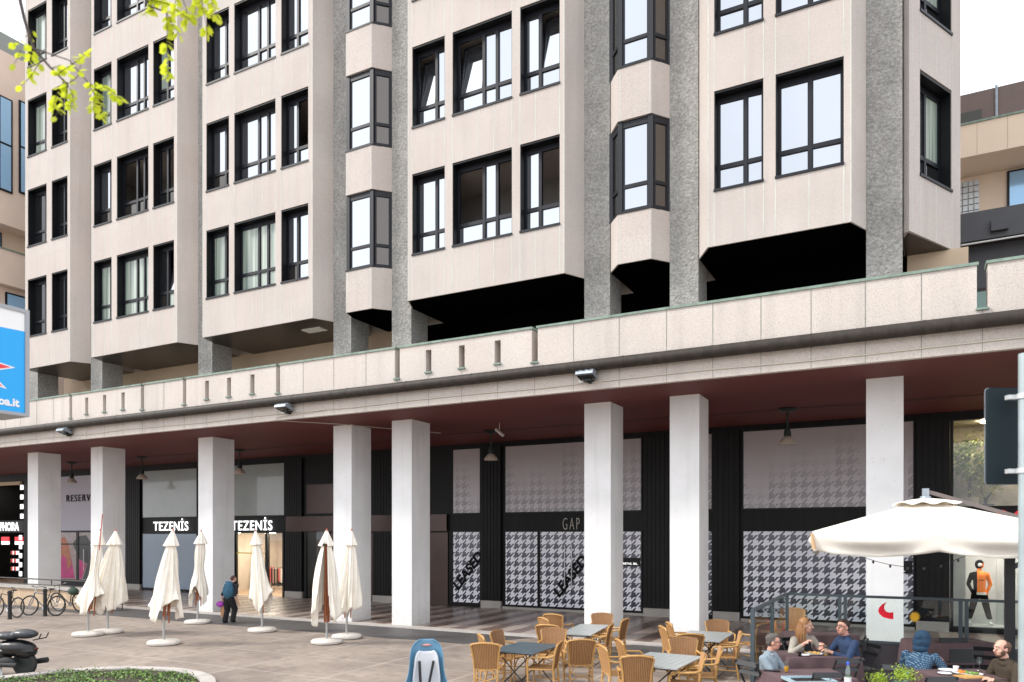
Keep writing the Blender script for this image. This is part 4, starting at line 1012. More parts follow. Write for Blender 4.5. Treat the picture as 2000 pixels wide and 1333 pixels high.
for i in range(15000):
    a = r.uniform(0, 6.283); q = math.sqrt(r.random())*(RO-.33); x = pc_[0]+q*math.cos(a); y = pc_[1]+q*math.sin(a)
    h = .01 + .11*max(0, .55+noise.noise(Vector((x*2.3, y*2.3, 0))))*r.random()**.6 + (.07 if r.random() < .03 else 0)
    c = Vector((x, y, .04+h)); s = r.uniform(.014, .032); nn = Vector((r.gauss(0,.7), r.gauss(0,.7), 1)).normalized(); u = nn.orthogonal().normalized(); u = (Matrix.Rotation(r.uniform(0,6.28),3,nn) @ u); v = nn.cross(u)
    gl.add([c-u*s, c-v*s*.6, c+u*s, c+v*s*.6], [(0,1,2,3)], 0 if r.random() < .6 else 1)
tag(gl.build('ground_cover', [m_gc, m_gc2]), 'low bright green leafy ground cover in the round bed', 'ground cover', kind='stuff')

# ================================================================== branch of fresh leaves hanging into the top left
m_leaf = nodemat("young yellow green leaf", lambda x, y, z, noi, mix, bump, rgh: mix(((noi(6, 2)-.35)*3).clamp(), (.40, .47, .02), (.64, .63, .05)), .5)
nt_ = m_leaf.node_tree; bs = nt_.nodes["Principled BSDF"]; tl = nt_.nodes.new("ShaderNodeBsdfTranslucent"); tl.inputs[0].default_value = (.75,.85,.05,1); ms = nt_.nodes.new("ShaderNodeMixShader"); ms.inputs[0].default_value = .5
oo = nt_.nodes["Material Output"]; nt_.links.new(bs.outputs[0], ms.inputs[1]); nt_.links.new(tl.outputs[0], ms.inputs[2]); nt_.links.new(ms.outputs[0], oo.inputs[0])
m_twig = M("dark twig", (.05,.035,.03), .8)
t = thing('tree', 'tree branch with small bright yellow green leaves hanging into the top left corner', 'tree', tuple(at(-900, 1333, 4.6)[:2]) + (0,))
br_ = MB(); lf = MB(); r = random.Random(12)
def path(pts, r0, r1):
    P_ = [at(*p) for p in pts]; k = len(P_)
    br_.tube(P_, [r0+(r1-r0)*i/(k-1) for i in range(k)], 6); return P_
def leafat(c, d, s):
    d = d.normalized(); n = Vector((r.gauss(0,.5), r.gauss(0,.5), 1)).normalized(); side = d.cross(n).normalized(); n = side.cross(d)
    w_ = s*.42
    lf.add([c, c+d*s*.3+side*w_*.85, c+d*s*.7+side*w_*.8, c+d*s, c+d*s*.7-side*w_*.8, c+d*s*.3-side*w_*.85, c+d*s*.5+n*s*.06], [(0,1,6),(1,2,6),(2,3,6),(3,4,6),(4,5,6),(5,0,6)])
def pinnate(pts, ls=.046):
    P_ = path(pts, .0028, .0012)
    for i in range(len(P_)-1):
        a, b = P_[i], P_[i+1]; m = max(1, int((b-a).length/.021)); d = (b-a).normalized()
        for k in range(m):
            c = a.lerp(b, (k+.3)/m)
            for s_ in (-1, 1):
                sd_ = rgt*s_ + Vector((0,0,-.25)) + fw*r.uniform(-.7,.7)
                if r.random() < .62: leafat(c, sd_*.8 + d*.5, ls*r.uniform(.75,1.2))
    leafat(P_[-1], (P_[-1]-P_[-2]), ls)
trunk = at(-900, 1333, 4.6); trunk.z = 0
path_m = [Vector((trunk.x, trunk.y, 0)), Vector((trunk.x+.05, trunk.y, 2.5)), at(-700, 300, 4.6), at(-350, -60, 4.5), at(-100, -130, 4.4), at(30, -40, 4.3)]
MB().tube(path_m, [.16,.13,.10,.06,.035,.014], 12).build('trunk', m_twig, t, True, world=True)
path([(30,-40,4.3),(48,40,4.2),(66,95,4.2),(98,132,4.2),(132,165,4.2)], .011, .005)
path([(66,95,4.2),(135,118,4.3),(175,165,4.3),(200,190,4.3)], .004, .002)
path([(-100,-130,4.4),(120,-150,4.3),(270,-60,4.2),(290,12,4.2),(325,24,4.2)], .016, .004)
path([(270,-60,4.2),(330,-50,4.1),(380,-30,4.1)], .006, .003)
for p in ([(66,60,4.2),(50,72,4.2),(30,86,4.2)], [(64,90,4.2),(58,120,4.25),(62,140,4.25)], [(80,118,4.2),(60,150,4.2),(42,168,4.2)], [(112,145,4.2),(150,120,4.1),(168,105,4.1)],
          [(132,165,4.2),(128,195,4.15),(108,228,4.1)], [(132,165,4.2),(143,188,4.2),(138,212,4.2)], [(125,160,4.2),(110,185,4.2),(104,212,4.2)], [(132,165,4.2),(152,150,4.25),(158,125,4.2)], [(100,134,4.2),(118,128,4.2),(132,134,4.2)],
          [(175,165,4.3),(205,170,4.25),(240,196,4.2)], [(190,182,4.3),(196,205,4.25),(203,232,4.2)], [(175,165,4.3),(186,190,4.3),(180,215,4.2)],
          [(325,24,4.2),(335,45,4.2),(350,70,4.2)], [(325,24,4.2),(327,70,4.2),(326,100,4.2),(328,148,4.15)], [(300,20,4.2),(285,25,4.2),(278,32,4.2)], [(290,0,4.2),(320,5,4.2),(350,20,4.2)],
          [(350,-20,4.1),(365,20,4.1),(362,48,4.1)], [(380,-30,4.1),(395,5,4.1),(405,66,4.1)], [(380,-30,4.1),(410,-5,4.1),(425,35,4.1)], [(330,-50,4.1),(345,-10,4.1),(340,20,4.1)], [(360,-40,4.1),(385,-5,4.1),(380,35,4.1)], [(310,-40,4.2),(300,-10,4.2),(296,12,4.2)], [(40,100,4.2),(36,110,4.2),(28,125,4.2)], [(325,24,4.2),(345,20,4.1),(372,40,4.1)]):
    pinnate(p)
lf.build('foliage', m_leaf, t, world=True); br_.build('limb', m_twig, t, True, world=True)
# ================================================================== rattan chairs and tables
m_rat = M("honey rattan frame", (.52, .29, .095), .45, vary=.2, vscale=14)
def _wick(x, y, z, noi, mix, bump, rgh):
    n = noi(260, 2); n2 = noi(11, 3)
    c = mix(((n-.35)*3).clamp(), (.30, .145, .055), (.52, .29, .12))
    c = mix(((n2-.4)*2).clamp()*.4, c, (.56, .32, .13)); bump(n, .003, .5)
    return c
m_wick = nodemat("woven rattan", _wick, .6)
m_wick2 = M("dark rattan strip", (.20, .095, .038), .6, vary=.2, vscale=30)
m_tt1 = M("slate blue table slats", (.085,.115,.135), .30, vary=.12, vscale=4)
m_tt2 = M("table slats painted with sheen", (.34,.36,.35), .38, vary=.08, vscale=4)  # grey-blue tops lightened, glancing sky reflection put into the colour
m_iron = M("black iron", (.012,.012,.014), .45)
CH_G = 'honey coloured rattan armchairs around the slatted tables'
def make_chair():
    t = thing('rattan_armchair', 'x', 'armchair', (0,0,0), 0, CH_G)
    W0, W1 = .225, .265
    for s in (-1, 1):
        MB().tube([(s*.235,.235,0),(s*.245,.24,.30),(s*.26,.245,.52)], .017, 8).build('leg', m_rat, t, True)
        MB().tube([(s*.205,-.26,0),(s*.205,-.225,.25),(s*.21,-.205,.44)], .017, 8).build('leg', m_rat, t, True)
        MB().tube([(s*.26,.245,.50),(s*.275,.235,.60),(s*.285,.18,.648),(s*.29,0,.65),(s*.272,-.15,.655),(s*.235,-.235,.675)], .019, 8).build('armrest', m_rat, t, True)
    MB().tube([(-.21,-.205,.42),(-.225,-.235,.65),(-.25,-.275,.80),(-.262,-.29,.855),(-.235,-.30,.882),(-.12,-.318,.905),(0,-.325,.912),(.12,-.318,.905),(.235,-.30,.882),(.262,-.29,.855),(.25,-.275,.80),(.225,-.235,.65),(.21,-.205,.42)], .017, 8).build('back_frame', m_rat, t, True)
    nu, nv = 32, 10; vs = []
    for j in range(nv+1):
        q = j/nv; z = .43 + .47*q; hw = .205+.045*q; yb = -.205-.085*q**1.3
        for i in range(nu+1):
            u = -1+2*i/nu; vs.append((u*hw, yb-.035*(1-u*u)*(.3+.7*q)+(.004 if i%2 else -.004), z + (.028*(1-u*u)*q if j == nv else 0)))
    fs = [(j*(nu+1)+i, j*(nu+1)+i+1, (j+1)*(nu+1)+i+1, (j+1)*(nu+1)+i) for j in range(nv) for i in range(nu)]
    bm0 = MB().add(vs, fs); bm0.m = [(1 if (k % nu) % 2 else 0) for k in range(len(fs))]
    o = bm0.build('backrest', [m_wick, m_wick2], t, False); s = o.modifiers.new('thickness','SOLIDIFY'); s.thickness = .014
    vs = []
    for j in range(nv+1):
        q = j/nv; y = -.205+.46*q; hw = .21+.045*q
        for i in range(nu+1):
            u = -1+2*i/nu; vs.append((u*hw, y-(.015*(u*u) if q > .9 else 0), .44-.014*(1-u*u)*math.sin(math.pi*q)))
    o = MB().add(vs, fs).build('seat', m_wick, t, True); s = o.modifiers.new('thickness','SOLIDIFY'); s.thickness = .016
    MB().tube([(-.21,-.205,.43),(.21,-.205,.43),(.255,.25,.43),(0,.262,.432),(-.255,.25,.43)], .015, 8, 0, True).build('seat_frame', m_rat, t, True)
    b = MB()
    for s in (-1,1): b.tube([(s*.205,-.235,.18),(s*.235,.235,.20)], .011, 6).tube([(s*.205,-.225,.27),(s*.12,-.215,.40),(0,-.212,.425)], .011, 6).tube([(s*.24,.24,.27),(s*.14,.247,.40),(0,.25,.425)], .011, 6)
    b.tube([(-.205,-.235,.16),(.205,-.235,.30)], .010, 6).tube([(.205,-.235,.16),(-.205,-.235,.30)], .010, 6)
    b.build('brace', m_rat, t, True)
    return t
chair0 = make_chair(); first = [True]
def chair(px, py, face, label, zt=.90, z0=0.0, loc=None):
    """px,py: photo position of the top of the backrest; face: heading the seat looks to, degrees clockwise in the picture's ground plan"""
    a = TH + R(face)
    if loc is None:
        b = GP(px, py, zt+z0)
        loc = (b.x - .325*math.sin(a)*1.0, b.y + .325*math.cos(a), z0)   # seat centre in front of the backrest
    if first[0]:
        chair0.location = loc; chair0.rotation_euler = (0,0,a); chair0['label'] = label; first[0] = False; return chair0
    return dup(chair0, loc, a, label)
# heading 0 looks away from the camera, -90 to the right of the picture, 90 to its left, 180 towards us
chair(936, 1241, -75, 'rattan armchair at the far left, left of the slate table, facing right')
chair(967, 1233, -118, 'rattan armchair behind the left corner of the slate table')
chair(947, 1258, -8, 'rattan armchair with its back to us in front of the slate table')
chair(1082, 1228, 172, 'rattan armchair behind the slate table, its front towards us')
chair(1068, 1222, -20, 'rattan armchair back to back with the one behind the slate table')
chair(1058, 1208, -65, 'bright yellow looking rattan armchair left of the blue grey table, nearer one')
chair(1079, 1201, -30, 'bright yellow looking rattan armchair left of the blue grey table, farther one')
chair(1097, 1254, 75, 'rattan armchair right of the slate table, seen from its side facing left')
chair(1137, 1251, 5, 'broad backed rattan armchair with its back to us between the two left tables')
chair(1176, 1199, 170, 'rattan armchair behind the blue grey table in front of the sixth pillar')
chair(1196, 1220, 72, 'rattan armchair right of the blue grey table facing left')
chair(1224, 1210, 62, 'rattan armchair just right of the sixth pillar')
chair(1172, 1262, -78, 'rattan armchair left of the long pale table, nearer one')
chair(1206, 1251, -82, 'rattan armchair left of the long pale table, farther one')
chair(1245, 1283, -6, 'rattan armchair with its back to us in front of the long pale table')
chair(1334, 1246, 174, 'rattan armchair behind the long pale table, its slatted back towards the far side')
chair(1349, 1240, -6, 'rattan armchair partly hidden behind the long pale table chair')
chair(1291, 1225, -84, 'rattan armchair left of the farthest pale table, nearer one')
chair(1304, 1217, -88, 'rattan armchair left of the farthest pale table, touching the seventh pillar')
chair(1400, 1212, 176, 'rattan armchair behind the farthest pale table in front of the dark pier')
chair(1449, 1236, 76, 'rattan armchair right of the farthest pale table beside the glass screen')
chair(1411, 1266, 78, 'rattan armchair right of the long pale table, tallest looking one')
chair(1378, 1279, 80, 'rattan armchair right of the long pale table, nearest one')
for k in range(3):
    chair(0, 0, 150, ('lowest', 'middle', 'topmost')[k] + ' rattan armchair in the stack behind the glass screen', loc=(XP(1545, 17.6), 17.6-.03*k, .006+.12*k))
chair(0, 0, 30, 'rattan armchair behind the short side of the glass screen', loc=(XP(1475, 16.9), 16.9, .0))
chair(0, 0, 200, 'rattan armchair behind the screen left of the stack', loc=(XP(1500, 17.5), 17.5, .0))

TABLE_G = 'slatted tables among the rattan chairs'
def table(corners, top, label):
    ps = [GP(px, py, .74) for px, py in corners]; c = sum(ps, Vector())/len(ps)
    t = thing('slatted_table', label, 'table', (c.x, c.y, 0), 0, TABLE_G)
    q = [Vector((p.x-c.x, p.y-c.y, .74)) for p in ps]               # left, back, right, front
    e0, e1 = q[1]-q[0], q[2]-q[1]
    u = (q[1]-q[0] + q[2]-q[3]).normalized(); v = Vector((u.y, -u.x, 0))
    L0 = ((q[1]-q[0]).length + (q[2]-q[3]).length)/2; L1 = ((q[2]-q[1]).length + (q[3]-q[0]).length)/2
    rot = Matrix((v, u, Vector((0,0,1)))).transposed()
    b = MB(); n = max(4, round(L1/.12)); wd = L1/n
    for i in range(n): b.obox(v*(-L1/2+wd*(i+.5)) + Vector((0,0,.725)), (wd-.006, L0, .022), rot)
    b.build('tabletop', top, t)
    fr = MB(); fr.obox((0,0,.705), (L1-.06, .03, .02), rot)
    for s in (-1,1):
        fr.obox(u*(s*(L0/2-.04))+Vector((0,0,.703)), (L1-.02,.03,.022), rot)
    fr.build('frame', m_iron, t)
    k = 1 if L1 < 1.0 else 2
    for j in range(k):
        off = v*(0 if k == 1 else (j-.5)*L1*.5); w2 = L1/k*.40
        for s in (-1,1):
            yy = u*(s*(L0/2-.12))+off
            MB().tube([yy - v*w2, yy + v*w2 + Vector((0,0,.70))], .012, 6).build('leg', m_iron, t)
            MB().tube([yy + v*w2 + u*(-.03*s), yy - v*w2 + Vector((0,0,.70)) + u*(-.03*s)], .012, 6).build('leg', m_iron, t)
        MB().tube([u*(L0/2-.12)+off-v*w2, -u*(L0/2-.12)+off-v*w2], .010, 6).tube([u*(L0/2-.12)+off+v*w2, -u*(L0/2-.12)+off+v*w2], .010, 6).build('foot_bar', m_iron, t)
    return t
table([(970,1266), (1023,1252), (1090,1260), (1026,1280)], m_tt1, 'dark slate blue slatted table, leftmost')
table([(1100,1236), (1140,1217), (1186,1222), (1147,1242)], m_tt2, 'pale slatted table in front of the sixth pillar')
table([(1215,1293), (1272,1274), (1371,1281), (1318,1309)], m_tt2, 'long pale slatted table made of two put together')
table([(1330,1244), (1352,1232), (1430,1235), (1392,1257)], m_tt2, 'farthest pale slatted table in front of the seventh pillar')

# ================================================================== glass screen round the dining terrace
ZD = .10; YR = GP(1698, 1313, ZD).y; XC = XP(1537, YR); tphi = XC/YR
YL = XC/math.tan(math.atan((1470-1000)/FP)-TH)
tag(MB().box(XC-.15, 9, 7.0, YR+.2, -.02, ZD).build('terrace_deck', M("dark deck boards", (.06,.055,.055), .6, vary=.3, vscale=3, streak=.1)), kind='structure')
sc_ = thing('glass_screen', 'grey framed glass wind screen with a dark lower panel around the dining terrace', 'screen', (XC, YR, ZD))
ZT, ZG = 1.585, .70
m_scr = M("blue grey steel", (.065,.085,.095), .45, metal=.3)
fr = MB(); gl = MB(); lo = MB()
fr.bar((XC-.02, YR, ZT), (9, YR, ZT), .06, .05).bar((XC, YR, ZG), (9, YR, ZG), .06, .05)
fr.bar((XC, YR, ZT), (XC, YL, ZT), .06, .05).bar((XC, YR, ZG-.05), (XC, YL, ZG-.05), .05, .04)
for px in (1537, 1640, 1651, 1876, 1888): x = XP(px, YR); fr.box(x-.032, x+.032, YR-.032, YR+.032, ZD, ZT+.02)
for x in (4.2, 4.35, 6.6): fr.box(x-.032, x+.032, YR-.032, YR+.032, ZD, ZT+.02)
for px in (1470, 1508): y = XC/math.tan(math.atan((px-1000)/FP)-TH); fr.box(XC-.032, XC+.032, y-.032, y+.032, ZD, ZT+.0)
fr.build('frame', m_scr, sc_, world=True)
MB().box(XC+.04, 9, YR-.006, YR+.006, ZG+.03, ZT-.03).box(XC-.006, XC+.006, YL+.04, YR-.04, ZG-.02, ZT-.03).build('glass', m_clear, sc_, world=True)
MB().box(XC+.03, 9, YR-.02, YR+.02, ZD, ZG-.025).box(XC-.015, XC+.015, YL+.03, YR-.03, ZD, ZG-.07).build('lower_panel', M("dark plum grey panel", (.045,.038,.045), .6, vary=.15, vscale=2), sc_, world=True)
def decal(pts, m, nm, yy=YR-.0085):
    ps = [(XP(px, yy), yy, ZP(px, py, yy)) for px, py in pts]
    return MB().add(ps, [tuple(range(len(ps)))]).build(nm, m, sc_, world=True)
decal([(1732,1176),(1727,1184),(1727,1190),(1731,1195),(1737,1197),(1745,1196),(1745,1210),(1735,1209),(1725,1206),(1718,1200),(1715,1194),(1717,1187),(1723,1181)][::-1], M("red sticker", (.80,.0,.02), .5), 'red_sticker')
sp = []
for i in range(36):
    a = math.pi*i/18; r_ = 12 if i % 2 == 0 else 7; sp.append((1786.5+r_*math.cos(a), 1205.5-r_*math.sin(a)))
decal(sp[::-1], M("yellow sticker", (.90,.48,.01), .5), 'sun_sticker')

# ================================================================== large cantilever parasol
a0 = R(5); YC0 = 12.75; hw = 1.75; pcx, pcy = .26, YC0+hw
bp_ = thing('cantilever_parasol', 'large open cream cantilever parasol with a scalloped valance over the dining terrace', 'parasol', (pcx, pcy, 0), a0)
ZE, ZK, ZV = 2.86, 3.40, 2.50
n = 48; rings = []
def sq(t):                                                          # unit square outline, t in 0..4
    k = int(t) % 4; q = t-int(t)
    return [(-1+2*q,-1),(1,-1+2*q),(1-2*q,1),(-1,1-2*q)][k]
N4 = 96; vs = []; fs = []
def ringpts(s, z, sag):
    out = []
    for i in range(N4):
        t = 4*i/N4; x, y = sq(t); q = (t*2) % 1                      # ribs at corners and mid sides
        out.append((x*hw*s, y*hw*s, z - sag*math.sin(math.pi*q)))
    return out
S_ = [1, .85, .65, .45, .25, .12]
for s in S_: vs += ringpts(s, ZE+(ZK-ZE)*(1-s)**1.0, .05*s*(1-s)*4*.4+.035*s**6)
for i in range(len(S_)-1):
    for j in range(N4): fs.append((i*N4+j, i*N4+(j+1)%N4, (i+1)*N4+(j+1)%N4, (i+1)*N4+j))
fs.append(tuple(range((len(S_)-1)*N4, len(S_)*N4)))
cn = MB().add(vs, fs)
cn = cn.build('canopy', m_canvas, bp_, True); s = cn.modifiers.new('thickness','SOLIDIFY'); s.thickness = .006
vs = []; fs = []; KV = 8
for k in range(KV+1):
    f_ = k/KV
    for i in range(N4):
        t = 4*i/N4; x, y = sq(t); q = (t*2) % 1; b = math.sin(math.pi*q)
        rz_ = noise.noise(Vector((x*2.2, y*2.2, f_*1.5)))
        out_ = 1.0 + (.045*math.sin(f_*math.pi*1.7)*b**1.5 + .012*rz_*f_ - .030*f_*(1-b)**3)
        zz = ZE - .035*b - (ZE-ZV)*f_*(.86+.14*b)
        ph_ = .016*math.sin(19*q+4*f_)*f_*(1-b*.75) + .006*math.sin(7*q-6*f_)*f_
        vs.append((x*hw*(out_+ph_), y*hw*(out_+ph_), zz))
for k in range(KV):
    for j in range(N4): fs.append((k*N4+j, (k+1)*N4+j, (k+1)*N4+(j+1)%N4, k*N4+(j+1)%N4))
v_ = MB().add(vs, fs).build('valance', m_canvas, bp_, True); s = v_.modifiers.new('thickness','SOLIDIFY'); s.thickness = .006
vc = MB(); m_ = []
for s, z in ((.27, ZK-.075), (.25, ZK-.05), (.14, ZK-.005), (.05, ZK+.02)): m_ += [(sq(4*i/N4)[0]*hw*s, sq(4*i/N4)[1]*hw*s, z+(.02*math.sin(i*.8) if s == .27 else 0)) for i in range(N4)]
vc.add(m_, [(i*N4+j, i*N4+(j+1)%N4, (i+1)*N4+(j+1)%N4, (i+1)*N4+j) for i in range(3) for j in range(N4)]+[tuple(range(3*N4,4*N4))]); vc.build('vent', m_canvas, bp_, True)
MB().box(-.05,.05,-.05,.05,ZK-.0,ZK+.19).lathe([(.01,ZK+.02),(.09,ZK+.02),(.08,ZK+.06),(.01,ZK+.07)], n=14).build('hub', m_alu, bp_)
rb_ = MB()
for x, y in ((-1,-1),(1,-1),(1,1),(-1,1),(0,-1),(1,0),(0,1),(-1,0)): rb_.bar((0,0,ZK-.12), (x*hw*.97, y*hw*.97, ZE-.03), .025, .035)
rb_.build('rib', m_alu, bp_)
cw_ = MB().tube([(-hw*1.005,-hw*1.0,ZE-.03), (-hw*.985,-hw*1.005,ZV+.08)], [.02,.032], 8); cw_.build('corner_pocket', M("tan corner reinforcement", (.55,.36,.20), .8), bp_)
mxp = XP(1972, 15.7)
MB().box(mxp-.075, mxp+.075, 15.62, 15.78, ZD, 3.0).bar((mxp, 15.7, 2.2), (mxp+1.2, 16.3, 2.95), .05, .07).build('mast', m_iron, bp_, world=False)
ms_ = [c for c in bp_.children if c.name.startswith('mast')][0]; ms_.matrix_parent_inverse = (Matrix.Translation(bp_.location) @ Matrix.Rotation(a0, 4, 'Z')).inverted()
MB().bar((.05,0,ZK+.13), (hw*1.05, .4, ZE+.10), .05, .06).build('arm', M("taupe arm", (.16,.13,.12), .5), bp_)
# string of small lamps under the canopy
sl = thing('string_lights', 'sagging string of tiny dark bulbs under the front edge of the open parasol', 'string lights', (XP(1700, 16.0), 16.0, 2.0))
A_, B_, C_ = (1689,1092), (1790,1108), (1888,1082); w1 = []; bl = MB()
for i in range(25):
    px = 1689+199*i/24; q = (px-1790)/100; py = 1108-(.18*q+.10*0)*0 - (18*q*q if q < 0 else 24*q*q)
    w1.append(Vector((XP(px,16.0), 16.0, ZP(px,py,16.0))))
MB().tube(w1, .006, 5).build('wire', m_iron, sl, world=True)
for i in range(2, 24, 4): bl.ell(w1[i]-Vector((0,0,.03)), .022, .022, .032, 10)
bl.build('bulb', M("smoked bulb", (.12,.12,.12), .2), sl, True, world=True)

# ================================================================== people
SK = [M("fair skin", (.60,.34,.25), .5, vary=.08, vscale=20), M("rosy skin", (.58,.29,.21), .5, vary=.08, vscale=20)]
m_eye = M("eye white", (.7,.68,.65), .3); m_pup = M("dark pupil", (.02,.015,.012), .2); m_lip = M("lips", (.42,.13,.11), .5)
m_jeans = M("dark trousers", (.02,.025,.04), .85, vary=.2, vscale=12); m_shoe = M("dark shoe", (.02,.018,.016), .5)
def person(label, loc, face, top, skin, hairm, seated=True, head_yaw=0, head_pitch=0, lean=.06, hands=((-.16,.38,.78),(.16,.38,.78)), elbows=None, hair='short', trousers=None, glasses=False, scale=1.0, beard=None, hood=None, height=None, legs=None, extra=None, sleeve=1.0, female=False, lookdown=0):
    t = thing('person', label, 'person', loc, TH+R(face), None, scale)
    tr = trousers or m_jeans
    MATL = [skin, top, tr, m_shoe]
    mb = MB(); segs = []                                            # segs: (a,b,ra,rb,mat)
    def seg(a, b, ra, rb, mi, n=12): a = Vector(a); b = Vector(b); mb.caps(a, b, ra, rb, mi, n); segs.append((a, b, ra, rb, mi))
    if seated: hz_, hy = .44, -.02
    else: hz_, hy = .90, 0
    ly = lean
    sh = hz_ + (.46 if seated else .50); shy = hy + ly*1.0; sw = .165 if female else .192; tk = .10 if female else .115
    # torso as a loft of ellipses
    lv = [(hz_-.08,.15,.11,0),(hz_+.02,.165,.125,0),(hz_+.14,.145 if female else .16,.11 if female else .125,.3),(hz_+.28,.155 if female else .175,tk+.01,.6),(hz_+.40,.17 if female else .195,tk,.85),(sh-.02,sw,tk-.02,1),(sh+.04,.10,.065,1.05),(sh+.075,.06,.055,1.1)]
    vs = []; NN = 20
    for z, rx, ry, k in lv:
        for j in range(NN):
            a = 2*math.pi*j/NN; vs.append((rx*math.copysign(abs(math.cos(a))**.85, math.cos(a)), hy+ly*k+ry*math.sin(a), z))
    mb.add(vs, [(i*NN+j, i*NN+(j+1)%NN, (i+1)*NN+(j+1)%NN, (i+1)*NN+j) for i in range(len(lv)-1) for j in range(NN)] + [tuple(range(NN-1,-1,-1)), tuple(range((len(lv)-1)*NN, len(lv)*NN))], 1)
    segs.append((Vector((0,hy,hz_+.06)), Vector((0,shy,sh-.06)), .17, .17, 1)); segs.append((Vector((0,hy,hz_-.08)), Vector((0,hy,hz_-.0)), .16, .15, 2))
    nk = Vector((0, shy+.015, sh+.03)); hc = Vector((0, shy+.045+.03*(1 if seated else .3), sh+.215))
    seg(nk, hc-Vector((0,.02,.05)), .058, .052, 0)
    Rh = Matrix.Rotation(R(head_yaw), 3, 'Z') @ Matrix.Rotation(R(-head_pitch), 3, 'X')
    def H(x, y, z): return hc + Rh @ Vector((x, y, z))
    mb.ell(H(0,-.008,.025), .076, .094, .098, 18, 0, Rh); mb.ell(H(0,.018,-.055), .056, .068, .062, 14, 0, Rh); mb.ell(H(0,.045,-.088), .030, .028, .024, 10, 0, Rh)
    mb.caps(H(0,.082,.012), H(0,.107,-.026), .010, .016, 0, 8); mb.ell(H(0,.078,.036), .052, .016, .012, 10, 0, Rh)
    mb.ell(H(.045,.058,-.03), .022, .02, .022, 8, 0, Rh); mb.ell(H(-.045,.058,-.03), .022, .02, .022, 8, 0, Rh)
    for s in (-1,1): mb.ell(H(s*.078,-.012,-.008), .011, .020, .032, 10, 0, Rh)
    segs.append((H(0,0,.04), H(0,.01,-.04), .09, .075, 0)); segs.append((H(0,.09,0), H(0,.1,-.02), .02, .02, 0))
    # arms
    for i, s in enumerate((-1, 1)):
        S = Vector((s*(sw+.012), shy, sh-.015)); Hd = Vector(hands[i])
        if elbows: E_ = Vector(elbows[i])
        else:
            mid = (S+Hd)/2; E_ = mid + Vector((s*.10, -.05, -.12))
            v1 = (E_-S).normalized(); E_ = S + v1*.28
            Hd = E_ + (Hd-E_).normalized()*min((Hd-E_).length, .25)
        seg(S, E_, .060 if female else .068, .048 if female else .053, 1)
        W = E_ + (Hd-E_)*(1 if sleeve >= 1 else sleeve)
        seg(E_, W, .046 if female else .051, .036 if female else .040, 1 if sleeve > .35 else 0)
        if sleeve < 1: seg(W, Hd, .032, .026, 0)
        d = (Hd-E_).normalized(); seg(Hd-d*.02, Hd+d*.03, .026, .025, 0, 10)
        pn = Vector((-s*.4, .1, -1)).normalized(); sd_ = d.cross(pn).normalized()
        P0 = Hd+d*.03; mb.obox(P0+d*.035, (.078,.08,.026), Matrix((sd_, d, sd_.cross(d))).transposed(), 0); segs.append((P0, P0+d*.07, .035, .035, 0))
        for f_, (o, ln) in enumerate(((-.030,.062),(-.010,.072),(.011,.068),(.030,.052))):
            b0 = P0 + d*.07 + sd_*o; k1 = b0 + (d*.8+pn*.45).normalized()*ln*.5; k2 = k1 + (d*.25+pn*1.0).normalized()*ln*.5
            seg(b0-d*.01, k1, .0095, .009, 0, 8); seg(k1, k2, .009, .0075, 0, 8)
        tb = P0 + sd_*(-s*.038)*(1 if i else 1) + d*.015; seg(tb, tb+(d*.8+sd_*(-s*.6)+pn*.3).normalized()*.05, .011, .009, 0, 8)
    # legs
    for s in (-1, 1):
        if legs: hp, kn, an, to = [Vector(v) for v in legs[0 if s < 0 else 1]]
        elif seated: hp = Vector((s*.09, hy+.02, hz_-.01)); kn = Vector((s*.12, .44, .46)); an = Vector((s*.11, .42, .09)); to = Vector((s*.12, .55, .035))
        else: hp = Vector((s*.085, 0, .90)); kn = Vector((s*.095, .01, .49)); an = Vector((s*.095, -.02, .09)); to = Vector((s*.11, .12, .035))
        wl = 1.0 if seated else 1.6; seg(hp, kn, .088*wl, .060*wl*1.15, 2); seg(kn, an, .058*wl*1.1, .040*wl*1.5, 2); seg(an-Vector((0,0,.02)), to, .042, .036, 3)
    me = remesh(mb, .0085, 2, .5); me.materials.clear()
    for m_ in MATL: me.materials.append(m_)
    A = [(a, b-a, max((b-a).length_squared, 1e-9), ra, rb, mi) for a, b, ra, rb, mi in segs]
    for p in me.polygons:
        c = p.center; best = 1e9; bm = 0
        for a, d, l2, ra, rb, mi in A:
            k = (c-a).dot(d)/l2; k = 0 if k < 0 else (1 if k > 1 else k)
            q = (c-a-d*k).length - (ra+(rb-ra)*k)
            if q < best: best = q; bm = mi
        p.material_index = bm
    body = link('body', me, t)
    def hb(mb_, nm, m_, voxel=.008, disp=None, par=None):
        q = remesh(mb_, voxel, 2, .5, disp); q.materials.clear(); q.materials.append(m_); return link(nm, q, par or t)
    f = MB()
    for s in (-1,1): f.ell(H(s*.031,.078,.012), .012, .010, .008, 8, 0, Rh).ell(H(s*.031,.0855,.012), .005, .0045, .005, 8, 1, Rh)
    f.build('eyes', [m_eye, m_pup], t, True)
    f = MB(); f.ell(H(0,.087,-.056), .022, .008, .0065, 10, 0, Rh); f.build('lips', m_lip, t, True)
    f = MB()
    for s in (-1,1): f.caps(H(s*.016,.090,.035), H(s*.048,.080,.034), .005, .004)
    f.build('eyebrows', hairm, t, True)
    if glasses:
        f = MB()
        for s in (-1,1):
            f.tube([H(s*.033+.026*math.cos(a), .100-.012*abs(math.cos(a)) , .010+.019*math.sin(a)) for a in [2*math.pi*i/16 for i in range(16)]], .0032, 6, 0, True)
            f.tube([H(s*.058,.088,.014), H(s*.080,-.01,.012)], .003, 6)
        f.tube([H(-.008,.102,.014), H(.008,.102,.014)], .003, 6); f.build('glasses', m_iron, t, True)
